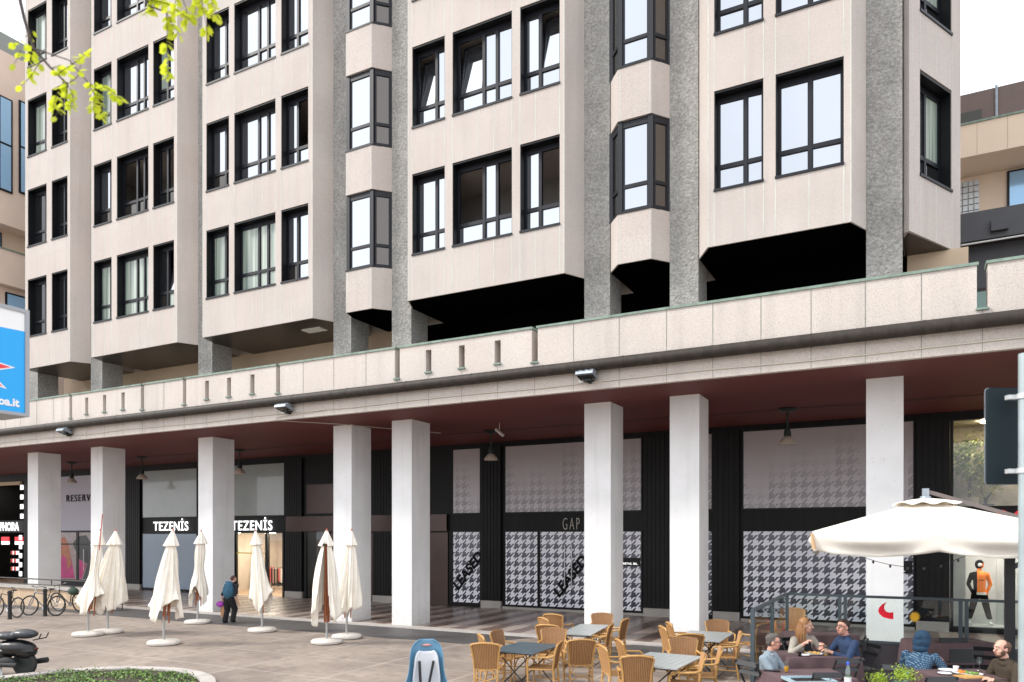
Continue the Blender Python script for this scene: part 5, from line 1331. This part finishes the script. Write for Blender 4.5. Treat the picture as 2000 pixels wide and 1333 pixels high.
    if hair == 'short':
        h = MB(); h.ell(H(0,-.026,.048), .082, .090, .088, 16, 0, Rh).ell(H(0,.03,.098), .062, .050, .034, 12, 0, Rh).ell(H(0,-.055,.0), .070, .050, .062, 12, 0, Rh)
        for s in (-1,1): h.ell(H(s*.070,-.022,.035), .013,.036,.042, 8, 0, Rh)
        hb(h, 'hair', hairm, disp=(.010, 45))
    elif hair == 'balding':
        h = MB(); h.ell(H(0,-.045,.030), .086, .078, .080, 16, 0, Rh).ell(H(0,-.055,-.01), .078, .055, .065, 12, 0, Rh).ell(H(0,-.03,.085), .05, .05, .035, 12, 0, Rh)
        for s in (-1,1): h.ell(H(s*.070,-.012,.03), .016,.042,.040, 8, 0, Rh)
        hb(h, 'hair', hairm, disp=(.008, 50))
    elif hair == 'long':
        h = MB(); h.ell(H(0,-.026,.050), .086, .094, .090, 16, 0, Rh)
        rr = random.Random(5)
        for i in range(90):
            a = R(rr.uniform(100, 440)); s0 = H(.066*math.cos(a), -.03+.070*math.sin(a), .07-rr.random()*.05)
            if math.sin(a) > .25: continue
            out = Vector((s0.x-hc.x, s0.y-hc.y, 0)); L_ = rr.uniform(.24, .36)
            p1 = s0 + out*.35 + Vector((0,-.005,-.08)); p2 = s0 + out*.45 + Vector((rr.uniform(-.01,.01),-.01,-L_*.6)); p3 = s0 + out*.30 + Vector((rr.uniform(-.02,.02), -.0, -L_))
            h.tube([s0, p1, p2, p3], [.012,.014,.012,.005], 6)
        q = h.mesh('hair', hairm, True); link('hair', q, t)
    if beard:
        h = MB(); h.ell(H(0,.034,-.085), .052, .050, .032, 12, 0, Rh).ell(H(.05,.015,-.05), .016,.04,.04, 8, 0, Rh).ell(H(-.05,.015,-.05), .016,.04,.04, 8, 0, Rh)
        hb(h, 'beard', beard, disp=(.006, 60))
    if hood:
        h = MB(); h.ell(H(0,-.01,.03), .112, .125, .118, 18, 0, Rh).ell(H(0,-.03,-.03), .120, .128, .115, 16, 0, Rh).ell(H(0,-.10,.05), .06, .06, .055, 12, 0, Rh).ell(H(0,-.06,-.12), .11, .10, .07, 14, 0, Rh)
        me2 = remesh(h, .009, 3); kill = []
        import bmesh
        bm2 = bmesh.new(); bm2.from_mesh(me2); inv = Rh.transposed()
        dv_ = [v for v in bm2.verts if (inv @ (v.co-hc)).y > .062 and abs((inv @ (v.co-hc)).z) < .115]
        bmesh.ops.delete(bm2, geom=dv_, context='VERTS'); bm2.to_mesh(me2); bm2.free(); me2.materials.clear(); me2.materials.append(hood)
        o = link('hood', me2, t); s2 = o.modifiers.new('thickness','SOLIDIFY'); s2.thickness = .012
    if extra: extra(t, H, nk, hc, sh, shy, Rh, hb)
    return t
def onchair(px, py, z, d): p = at(px, py, d); return (p.x, p.y, z)
def knit(name, col, **k): return M(name, col, .9, vary=.22, vscale=14, bump=.4, bscale=26, **k)
brownh = M("dark brown hair", (.035,.02,.013), .6, fine=.3, fscale=120); greyh = M("greying hair", (.10,.085,.075), .7, fine=.35, fscale=120); gingh = M("auburn hair", (.34,.16,.06), .5, vary=.3, vscale=30, fine=.3, fscale=150); brh2 = M("brown thinning hair", (.12,.055,.03), .6, fine=.3, fscale=120)
# 1: man in grey sweater with folded arms
def collar(t, H, nk, hc, sh, shy, Rh, hb):
    MB().tube([(nk.x+.062*math.cos(a), nk.y+.06*math.sin(a)-.004, nk.z+.012) for a in [2*math.pi*i/20 for i in range(20)]], .010, 6, 0, True).build('shirt_collar', M("white shirt", (.75,.74,.72), .8), t, True)
person('man in a grey blue sweater and glasses sitting with folded arms, looking right', onchair(1506, 1236, .10, 11.1), -128, knit("grey blue sweater", (.23,.28,.32)), SK[1], greyh,
       scale=1.0, head_yaw=24, hands=((.04,.25,.70),(-.06,.27,.66)), elbows=((-.27,.12,.64),(.27,.14,.64)), glasses=True, extra=collar, lean=-.02)
# 2: woman with long auburn hair
def blazer(t, H, nk, hc, sh, shy, Rh, hb):
    MB().add([(-.045,shy+.112,sh-.01),(.045,shy+.112,sh-.01),(.075,shy+.125,sh-.20),(.06,shy+.12,sh-.40),(-.06,shy+.12,sh-.40),(-.075,shy+.125,sh-.20)], [(0,5,4,3,2,1)]).build('dark_top', M("black top", (.015,.017,.02), .8), t)
    MB().tube([H(-.07,.03,.09), H(-.03,.055,.115), H(.03,.055,.115), H(.07,.03,.09)], .009, 6).build('sunglasses', m_iron, t, True)
person('woman with long auburn hair in a beige blazer sitting behind the table, looking right', onchair(1566, 1203, .10, 12.75), 198, knit("beige blazer", (.42,.37,.31)), SK[0], gingh,
       scale=1.05, head_yaw=52, hair='long', female=True, hands=((-.12,.33,.82),(.20,.30,.86)), extra=blazer, lean=.05, sleeve=.8)
# 3: man in navy sweater
def coll2(t, H, nk, hc, sh, shy, Rh, hb):
    MB().tube([(nk.x+.066*math.cos(a), nk.y+.062*math.sin(a)-.004, nk.z+.012) for a in [2*math.pi*i/20 for i in range(20)]], .013, 6, 0, True).build('shirt_collar', M("navy collar", (.012,.02,.05), .8), t, True)
person('man in a navy blue sweater and glasses facing left across the table from the woman', onchair(1664, 1207, .10, 12.35), 98, knit("navy sweater", (.022,.045,.105)), SK[1], brownh,
       scale=1.06, head_yaw=14, head_pitch=-8, glasses=True, hands=((-.12,.44,.76),(.12,.42,.77)), extra=coll2, lean=.10, sleeve=.8)
# 4: hooded figure seen from behind
def _dots(x, y, z, noi, mix, bump, rgh):
    u = ((x+y)*30).fract()-.5; v = ((z+(x-y)*.15)*36).fract()-.5
    d = (u*u+v*v).lt(.055)
    return mix(d*.7, (.014,.048,.10), (.22,.33,.40))
m_dots = nodemat("blue dotted jacket", _dots, .85)
person('person in a blue dotted jacket with a dark blue hood up, seen from behind', onchair(1786, 1236, .10, 11.0), -52, m_dots, SK[0], brownh,
       scale=1.02, head_yaw=-8, hood=knit("dark blue hood", (.012,.042,.085)), hands=((-.15,.42,.76),(.17,.46,.80)), lean=.21, sleeve=.92)
# 5: balding bearded man in a brown jacket
def jac(t, H, nk, hc, sh, shy, Rh, hb):
    h = MB(); h.tube([(nk.x+.10*math.cos(a), nk.y-.02+.085*math.sin(a), nk.z-.005+.02*math.cos(a)) for a in [2*math.pi*i/20 for i in range(20)]], .034, 10, 0, True)
    hb(h, 'jacket_hood', MATS["olive brown jacket"], disp=(.01, 20))
person('bearded balding man in an olive brown jacket facing left at the right edge', onchair(1972, 1246, .10, 10.3), 92, knit("olive brown jacket", (.048,.033,.02)), SK[0], brh2,
       scale=1.02, hair='balding', head_yaw=6, beard=M("brown beard", (.10,.05,.03), .8), hands=((-.20,.34,.72),(.16,.34,.60)), extra=jac, lean=.06)
# 6: walker with rucksack
def ruck(t, H, nk, hc, sh, shy, Rh, hb):
    h = MB(); h.ell((0,shy-.22,sh-.22), .22, .19, .34, 16).ell((0,shy-.26,sh-.36), .14, .10, .13, 12).ell((0,shy-.18,sh+.06), .16, .10, .09, 12).ell((-.13,shy-.17,sh+.10), .06,.05,.05, 10)
    o = hb(h, 'rucksack', M("teal blue rucksack", (.035,.12,.19), .8, vary=.35, vscale=9), .014, (.012, 12))
    MB().tube([(-.30,-.12,.68),(-.42,.06,.70)], .105, 14).ell((-.36,-.03,.69), .16,.15,.11).build('rolled_mat', M("magenta mat", (.36,.05,.40), .7), t, True)
    MB().box(-.34,-.16,-.05,.14,.22,.62).build('paper_bag', M("brown paper bag", (.38,.20,.10), .8), t)
    MB().tube([(-.12,shy-.10,sh-.42),(.14,shy-.12,sh-.40)], .03, 8).build('waist_strap', M("violet strap", (.30,.12,.40), .8), t, True)
g = GP(447, 1217); person('person walking away with a teal rucksack, a magenta mat and a paper bag', (g.x, g.y, 0), -20, M("black t-shirt", (.012,.012,.016), .85), SK[0], M("reddish brown hair", (.08,.03,.025), .6),
       seated=False, hands=((-.30,-.02,.80),(.36,.12,.72)), elbows=((-.27,-.04,1.05),(.30,-.02,1.04)), scale=.86, lean=.20, head_yaw=-25, head_pitch=-14, extra=ruck, trousers=M("wide black trousers", (.010,.010,.012), .9, vary=.3, vscale=8), sleeve=.05,
       legs=(((-.09,0,.88),(-.12,.05,.46),(-.13,-.06,.09),(-.14,.08,.035)), ((.09,0,.88),(.14,.16,.50),(.16,.02,.12),(.17,.14,.05))))
# mannequin in the boutique window
mq = thing('mannequin', 'mannequin in a half black half orange hooded sweatshirt and black trousers in the boutique window', 'mannequin', (XP(1913, 25.9), 25.9, .16), R(2), None, 1.04)
mq_ = MB(); segs = []
org = M("orange sweatshirt", (.85,.20,.015), .75, vary=.12, vscale=10); blk = M("black sweatshirt", (.003,.003,.004), .9, spec=.1); wht = M("white mannequin skin", (.66,.67,.66), .4)
def sg(a, b, ra, rb): mq_.caps(a, b, ra, rb)
sg((0,0,.88),(0,0,1.38),.14,.165); sg((-.13,0,1.43),(.13,0,1.43),.075,.075); sg((0,0,1.4),(0,.0,1.58),.06,.055); mq_.ell((0,0,1.70),.085,.10,.12,14)
for s in (-1,1):
    sg((s*.19,0,1.42),(s*.27,.04,1.15),.065,.052); sg((s*.27,.04,1.15),(s*.17,-.02,.92),.05,.042); sg((s*.09,0,.88),(s*.17,0,.50),.11,.085); sg((s*.17,0,.50),(s*.24,.02,.20),.085,.07); sg((s*.24,.02,.20),(s*.25,.02,.07),.045,.05); sg((s*.25,.0,.045),(s*.31,-.17,.035),.048,.035)
bm_ = remesh(mq_, .012, 2); bm_.materials.clear()
for m_ in (org, blk, wht, M("black trousers", (.004,.004,.005), .9, spec=.1), M("white shirt hem", (.7,.7,.7), .8)): bm_.materials.append(m_)
for p in bm_.polygons:
    c = p.center
    if c.z > 1.60: p.material_index = 1
    elif c.z > .93 or (abs(c.x) > .16 and c.z > .86): p.material_index = 1 if c.x < -.07 else 0
    elif c.z > .86: p.material_index = 4 if c.x > -.08 else 1
    elif c.z > .17: p.material_index = 3
    else: p.material_index = 2
link('body', bm_, mq)
h = MB(); h.ell((0,.02,1.71), .115,.115,.14, 16); q = remesh(h, .012, 2); q.materials.clear(); q.materials.append(blk); q.materials.append(org)
for p in q.polygons: p.material_index = 1 if p.center.x > .03 and p.center.z < 1.74 else 0
link('hood', q, mq)
MB().ell((0,-.09,1.70), .05,.04,.055, 12).build('face_mask', MATS["white shirt hem"], mq, True)
me = textmesh("MOSCHINO"[:0]+"-----", .07, blk, .001, .01, align='CENTER'); put(me, 'chest_print', (0.03, -.172, 1.26), (R(90), 0, 0)).parent = mq
MB().box(-.6,.6,-.35,.35,-.12,-.001).build('plinth', m_store, mq)
# indoor plants and red sign of the boutique
def bush(name, label, cat, loc, h, r_, n, leafm, potm, potr, poth, seed, trunk=0, ls=.05, parent_pot=True):
    t = thing(name, label, cat, loc); rr = random.Random(seed)
    MB().lathe([(.01,0),(potr*.75,0),(potr,poth),(potr*.9,poth),(potr*.88,poth-.03),(.01,poth-.03)], n=20).build('pot', potm, t, True)
    if trunk: 
        tb = MB()
        for k in range(4): tb.tube([(rr.uniform(-.03,.03),rr.uniform(-.03,.03),poth-.03),(rr.uniform(-.06,.06),0,poth+trunk*.6),(rr.uniform(-.25,.25),rr.uniform(-.1,.1),poth+trunk+.2)], [.02,.016,.008], 6)
        tb.build('stem', m_twig, t, True)
    lf = MB(); cz_ = poth+trunk+h/2
    for i in range(n):
        p = Vector((rr.gauss(0,.5)*r_, rr.gauss(0,.5)*r_, cz_+rr.gauss(0,.45)*h/2)); 
        if noise.noise(p*4+Vector((seed,0,0))) < -.12: continue
        nn = Vector((rr.gauss(0,1),rr.gauss(0,1),rr.gauss(0,1))).normalized(); u = nn.orthogonal().normalized(); v = nn.cross(u); s = ls*rr.uniform(.6,1.3)
        lf.add([p-u*s, p-v*s*.35, p+u*s, p+v*s*.35], [(0,1,2,3)])
    lf.build('foliage', leafm, t); return t
m_lfd = M("deep green leaf", (.13,.18,.035), .5, vary=.5, vscale=7); m_lfy = M("fresh yellow green leaf", (.30,.42,.03), .5, vary=.4, vscale=25)
m_pot = M("pale stone pot", (.42,.37,.30), .8); m_potd = M("dark pot", (.05,.05,.05), .6)
bush('potted_plant', 'bushy potted ficus behind the upper boutique window', 'plant', (XP(1893, 25.9), 25.9, 3.41), 1.35, .62, 2600, m_lfd, m_pot, .26, .5, 3, .45, .055)
bush('potted_plant', 'tall drooping potted plant beside the ficus upstairs', 'plant', (XP(1925, 26.1), 26.1, 3.41), 1.5, .42, 1600, M("olive leaf", (.28,.27,.05), .5, vary=.5, vscale=8), m_potd, .22, .3, 5, .25, .06)
o = MB(); o.prism([(0,0)]*0 or [(XP(1947,YS-.2),YS-.12),(XP(1966,YS-.2),YS-.12),(XP(1966,YS-.2),YS-.05),(XP(1947,YS-.2),YS-.05)], 2.98, 3.36)
sign("S O", XP(1946, YS), XP(2013, YS), 3.02, 3.5, 'red lettering half hidden behind the open parasol at the right', M("red letters", (.75,.02,.03), .4, emis=.25), off=.06)

# ================================================================== dining terrace furniture
m_cloth = M("plum tablecloth", (.105,.062,.066), .85, vary=.15, vscale=5)
def clothed_table(cx, cy, rz, w_, d_, label, dropf=.5):
    t = thing('dining_table', label, 'table', (cx, cy, ZD), rz, 'dining tables with plum cloths')
    MB().box(-w_/2, w_/2, -d_/2, d_/2, .715, .74).build('tabletop', m_iron, t)
    for a in (-1,1):
        for b in (-1,1): MB().tube([(a*(w_/2-.06), b*(d_/2-.06), 0), (a*(w_/2-.08), b*(d_/2-.08), .715)], .018, 8).build('leg', m_iron, t)
    # cloth: top plus draped skirt with folds at the corners
    N_ = 80; vs = []; fs = []; r_ = random.Random(int(abs(cx)*100))
    def per(i):
        tt = 4*i/N_; x, y = sq(tt); return x*(w_/2+.006), y*(d_/2+.006), tt % 1
    lev = [(0,.746),(.012,.742),(.03,.64),(.045,.50),(.055,.36)]
    for k, (o_, z) in enumerate(lev):
        for i in range(N_):
            x, y, q = per(i); c_ = (abs(q-.5)*2)**6
            f_ = (k/4)*(.028*math.sin(i*1.1+k*.3) + .05*c_)
            L_ = math.hypot(x, y); vs.append((x+(x/L_)*(o_+f_), y+(y/L_)*(o_+f_), z - (k/4)*(.10*c_)))
    for k in range(4):
        for i in range(N_): fs.append((k*N_+i, (k+1)*N_+i, (k+1)*N_+(i+1)%N_, k*N_+(i+1)%N_))
    fs.append(tuple(range(N_)))
    co = MB().add(vs, fs).build('tablecloth', m_cloth, None, True); co.location = (cx, cy, ZD); co.rotation_euler = (0,0,rz)
    tag(co, label.replace('dining table', 'plum cloth on the table'), 'tablecloth', 'plum tablecloths')
    return t
pT1 = at(1590, 1275, 12.35); clothed_table(pT1.x, pT1.y, TH+R(4), 1.15, .75, 'dining table between the woman and the man in navy')
pT2 = at(1575, 1325, 10.55); clothed_table(pT2.x, pT2.y, TH+R(4), 1.05, .75, 'dining table in front of the man with folded arms')
pT3 = at(1880, 1322, 10.55); clothed_table(pT3.x, pT3.y, TH+R(3), 1.0, .75, 'dining table before the hooded person and the bearded man')
pT4 = at(1640, 1350, 9.75); clothed_table(pT4.x-.1, pT4.y-.1, TH+R(4), .8, .6, 'dining table at the bottom edge under the tray and the bottle')
pT5 = at(1850, 1265, 13.9); clothed_table(pT5.x, pT5.y, TH+R(3), 1.3, .7, 'dining table at the back in front of the boutique window')
pT6 = at(1600, 1252, 15.0); clothed_table(pT6.x, pT6.y, TH+R(3), 1.2, .7, 'dining table at the back along the glass screen')
fc0 = [None]
m_fold = M("black folding chair metal", (.016,.016,.018), .45)
def folding(px, py, d, face, label):
    p = at(px, py, d); a = TH+R(face)
    if fc0[0] is None:
        t = thing('folding_chair', label, 'folding chair', (0,0,0), 0, 'black slatted folding chairs on the terrace')
        for s in (-1,1):
            MB().bar((s*.20,.22,0), (s*.20,-.22,.86), .012, .028, 0, up=(0,1,0)).build('back_leg', m_fold, t)
            MB().bar((s*.18,-.20,0), (s*.18,.18,.46), .012, .028, 0, up=(0,1,0)).build('front_leg', m_fold, t)
        b = MB()
        for z in (.83,.70): b.obox((0,-.222+(.86-z)*.45,z), (.40,.010,.075), Matrix.Rotation(R(-26),3,'X'))
        b.build('back_slat', m_fold, t)
        b = MB()
        for k in range(6): b.box(-.19,.19,-.17+k*.068,-.115+k*.068,.45,.462)
        b.build('seat', m_fold, t)
        MB().bar((-.20,.17,.10),(.20,.17,.10),.012,.012).bar((-.18,-.16,.10),(.18,-.16,.10),.012,.012).build('cross_bar', m_fold, t)
        fc0[0] = t; t.location = (p.x, p.y, ZD); t.rotation_euler = (0,0,a); return t
    return dup(fc0[0], (p.x, p.y, ZD), a, label)
folding(1478, 1333, 11.0, -62, 'black folding chair under the man with folded arms')
folding(1686, 1300, 12.6, 98, 'black folding chair behind the back of the man in navy')
folding(1668, 1300, 13.6, 70, 'black folding chair beyond the man in navy, close to the screen')
folding(1640, 1340, 11.3, 10, 'black slatted folding chair with its back to us left of the bottle')
folding(1605, 1352, 10.2, 0, 'black folding chair pushed against the near dining table')
folding(1755, 1333, 10.7, -32, 'black folding chair under the hooded person')
folding(1822, 1352, 9.9, 0, 'black folding chair with its back to us in front of the hooded person')
folding(1990, 1345, 10.1, 92, 'black folding chair under the bearded man')
folding(1930, 1300, 12.1, 150, 'black folding chair behind the bearded man near the mast')
folding(1560, 1300, 13.3, 200, 'black folding chair under the woman')
mb0 = None
for px, py, d, w_, h_, lab in ((1862, 1246, 13.6, .50, .20, 'low black menu board on the back table, left one'), (1888, 1268, 12.9, .58, .34, 'larger black menu board behind the food table')):
    p = at(px, py, d); t = thing('menu_board', lab, 'board', (p.x, p.y, .84 if h_ < .3 else .60), TH, None)
    MB().box(-w_/2, w_/2, -.012, .012, 0, p.z-(.84 if h_ < .3 else .60)).build('board', m_fold, t)
    MB().box(-w_/2, -w_/2+.03, -.02, .10, 0, .02).box(w_/2-.03, w_/2, -.02, .10, 0, .02).build('foot', m_fold, t)
# table things
m_plate = M("white china", (.80,.80,.80), .2); m_food = M("pasta", (.55,.33,.08), .6, vary=.3, vscale=60); m_salad = M("salad green", (.15,.28,.04), .6, vary=.4, vscale=50); m_orf = M("orange food", (.70,.22,.03), .6, vary=.3, vscale=60)
TZ = ZD+.748
def plate(px, d, label, r_=.13, food=None, py=None, dz=0):
    p = at(px, HZ+(CH-TZ)*FP/d, d); t = thing('plate', label, 'plate', (p.x, p.y, TZ+dz), 0, 'plates of food on the plum cloths')
    MB().lathe([(.01,0),(r_*.6,0),(r_,.018),(r_,.022),(r_*.6,.006),(.01,.006)], n=28).build('china', m_plate, t, True)
    if food: b = MB(); rr = random.Random(int(px)); [b.ell((rr.gauss(0,r_*.3), rr.gauss(0,r_*.3), .018+rr.random()*.02), .025,.02,.012, 8) for _ in range(14)]; b.build('food', food, t, True)
    return t
plate(1590, 12.25, 'white plate in front of the woman', .14, m_food); plate(1570, 12.1, 'small white dish left of the dark drink', .09)
plate(1852, 10.75, 'white plate beside the cup in front of the hooded person', .13); plate(1878, 10.55, 'plate of orange food on the wooden board', .12, m_orf); plate(1900, 10.45, 'plate of salad nearest the bearded man', .13, m_salad); plate(1845, 10.5, 'small white plate at the near left of the food table', .09)
plate(1620, 12.3, 'plate of yellow pasta in front of the man in navy', .10, m_food)
p = at(1895, HZ+(CH-TZ)*FP/10.3, 10.3); tag(MB().obox((p.x, p.y, TZ+.008), (.34,.24,.014), Matrix.Rotation(TH+.2,3,'Z')).build('serving_board', M("light wooden board", (.55,.32,.10), .5, vary=.2, vscale=20)), 'light wooden serving board under the plates before the bearded man', 'board')
def vessel(name, label, cat, px, d, prof, m, liq=None, liqm=None, grp=None):
    p = at(px, HZ+(CH-TZ)*FP/d, d); t = thing(name, label, cat, (p.x, p.y, TZ), 0, grp)
    MB().lathe(prof, n=20).build('glass' if liq else 'body', m, t, True)
    if liq: MB().lathe(liq, n=20).build('drink', liqm, t, True)
    return t
m_beer = M("amber beer", (.62,.30,.02), .15); m_cola = M("dark cola", (.02,.008,.005), .1); m_foam = M("beer foam", (.85,.83,.76), .7)
gp_ = [(.02,0),(.028,.003),(.030,.02),(.036,.11),(.040,.16),(.038,.16),(.033,.10),(.026,.012),(.01,.012)]
vessel('beer_glass', 'half full glass of amber beer in front of the man with folded arms', 'glass', 1536, 10.65, gp_, m_clear, [(.005,.014),(.026,.014),(.032,.085),(.005,.085)], m_beer)
vessel('tumbler', 'glass of dark cola on the table before the woman', 'glass', 1562, 12.05, [(.03,0),(.034,.11),(.031,.11),(.028,.008),(.005,.008)], m_clear, [(.005,.01),(.027,.01),(.029,.08),(.005,.08)], m_cola)
vessel('tumbler', 'clear beer glass by the hands of the man in navy', 'glass', 1613, 12.1, gp_, m_clear, [(.005,.014),(.026,.014),(.027,.03),(.005,.03)], m_beer)
vessel('cup', 'white cup standing on the plate of the hooded person', 'cup', 1867, 10.68, [(.01,.022),(.025,.022),(.04,.085),(.036,.085),(.022,.03),(.01,.03)], m_plate)
vessel('wine_glass', 'empty wine glass left of the bearded man', 'glass', 1913, 10.75, [(.01,0),(.035,.002),(.005,.01),(.005,.09),(.03,.12),(.038,.16),(.030,.20),(.028,.20),(.034,.16),(.026,.125),(.01,.10)], m_clear)
p = at(1656, 1333, 9.75); bt = thing('water_bottle', 'clear glass water bottle with a blue cap at the bottom edge', 'bottle', (p.x, p.y, TZ))
MB().lathe([(.01,0),(.04,0),(.042,.02),(.042,.13),(.038,.17),(.022,.235),(.015,.26),(.015,.285),(.012,.285),(.012,.26),(.02,.23),(.036,.165),(.039,.13),(.039,.01),(.01,.01)], n=24).build('glass', glassmat("bottle glass", (.80,.88,.84), .08), bt, True)
MB().lathe([(.01,.262),(.0185,.262),(.0185,.30),(.014,.306),(.01,.306)], n=20).build('cap', M("blue cap", (.02,.08,.50), .3), bt, True)
MB().lathe([(.0425,.03),(.0428,.03),(.0428,.10),(.0425,.10)], n=24).build('label', m_plate, bt, True)
p = at(1580, 1333, 10.0); tr = thing('tray', 'pale blue grey serving tray with raised rim at the bottom edge', 'tray', (p.x, p.y, TZ+.004), TH+R(2))
MB().box(-.30,.30,-.2,.2,0,.008).box(-.30,.30,.185,.2,.008,.035).box(-.30,.30,-.2,-.185,.008,.035).box(-.30,-.285,-.185,.185,.008,.035).box(.285,.30,-.185,.185,.008,.035).build('tray_body', M("blue grey tray", (.36,.46,.50), .4), tr)
MB().box(-.2,.2,-.15,.12,.009,.02).build('tray_mat', m_iron, tr)
p = at(1502, HZ+(CH-TZ)*FP/10.75, 10.75); tag(MB().obox((p.x,p.y,TZ+.012), (.14,.07,.012), Matrix.Rotation(TH-.4,3,'Z')).ell((p.x+.1,p.y-.02,TZ+.018), .07,.035,.014).build('glasses_case', m_fold), 'dark glasses case lying before the man with folded arms', 'case')
for i, (px, py, d, h, lab) in enumerate(((1724, 1331, 9.6, .16, 'small pot of bright green herbs at the bottom edge, left one'), (1757, 1326, 9.5, .20, 'small pot of bright green herbs under the hooded person, right one'))):
    p = at(px, py, d); bush('herb_pot', lab, 'plant', (p.x, p.y, p.z-.16), h, .17 if i else .15, 900, m_lfy, M("blue glazed pot", (.04,.10,.25), .3) if i else m_potd, .08, .12, 30+i, 0, .017)
p = at(1740, 1345, 9.6); tag(MB().box(p.x-.5, p.x+.4, p.y-.22, p.y+.22, ZD, p.z-.10-.0).build('side_cabinet', m_fold), 'dark low cabinet carrying the two herb pots', 'cabinet')
# bottles behind the short side of the screen
p = Vector((XP(1512, 16.9), 16.9, 0)); t = thing('service_table', 'small wooden service table behind the short side of the screen', 'table', (p.x, p.y, 0))
MB().box(-.35,.35,-.25,.25,.72,.76).build('tabletop', m_rat, t); [MB().box(a*.32-.02,a*.32+.02,b*.22-.02,b*.22+.02,0,.72).build('leg', m_rat, t) for a in (-1,1) for b in (-1,1)]
for dx_, col, lab in ((-.06, (.50,.01,.015), 'red sauce bottle, left one behind the glass'), (.10, (.75,.26,.01), 'orange sauce bottle behind the glass'), (.26, (.45,.02,.02), 'red sauce bottle, right one behind the glass')):
    t = thing('sauce_bottle', lab, 'bottle', (p.x+dx_-.05, p.y-.1, .76)); m_ = M("sauce %.2f %.2f" % col[:2], col, .35)
    MB().lathe([(.01,0),(.033,0),(.034,.14),(.028,.17),(.014,.19),(.01,.19)], n=16).build('body', m_, t, True); MB().lathe([(.014,.19),(.016,.19),(.006,.25),(.004,.25)], n=12).build('nozzle', m_, t, True)

# ---- tidy: put the origin of every top-level mesh at its base
bpy.context.view_layer.update()
for o in list(COL.objects):
    if o.parent is None and o.type == 'MESH' and o.get('kind') != 'structure' and o.location.length < 1e-6 and o.data.users == 1 and max(abs(v) for v in o.rotation_euler) < 1e-6:
        co = [v.co for v in o.data.vertices]
        b = Vector(((min(c.x for c in co)+max(c.x for c in co))/2, (min(c.y for c in co)+max(c.y for c in co))/2, min(c.z for c in co)))
        o.data.transform(Matrix.Translation(-b)); o.location = b
        for ch in o.children: ch.matrix_parent_inverse = Matrix.Translation(-b)
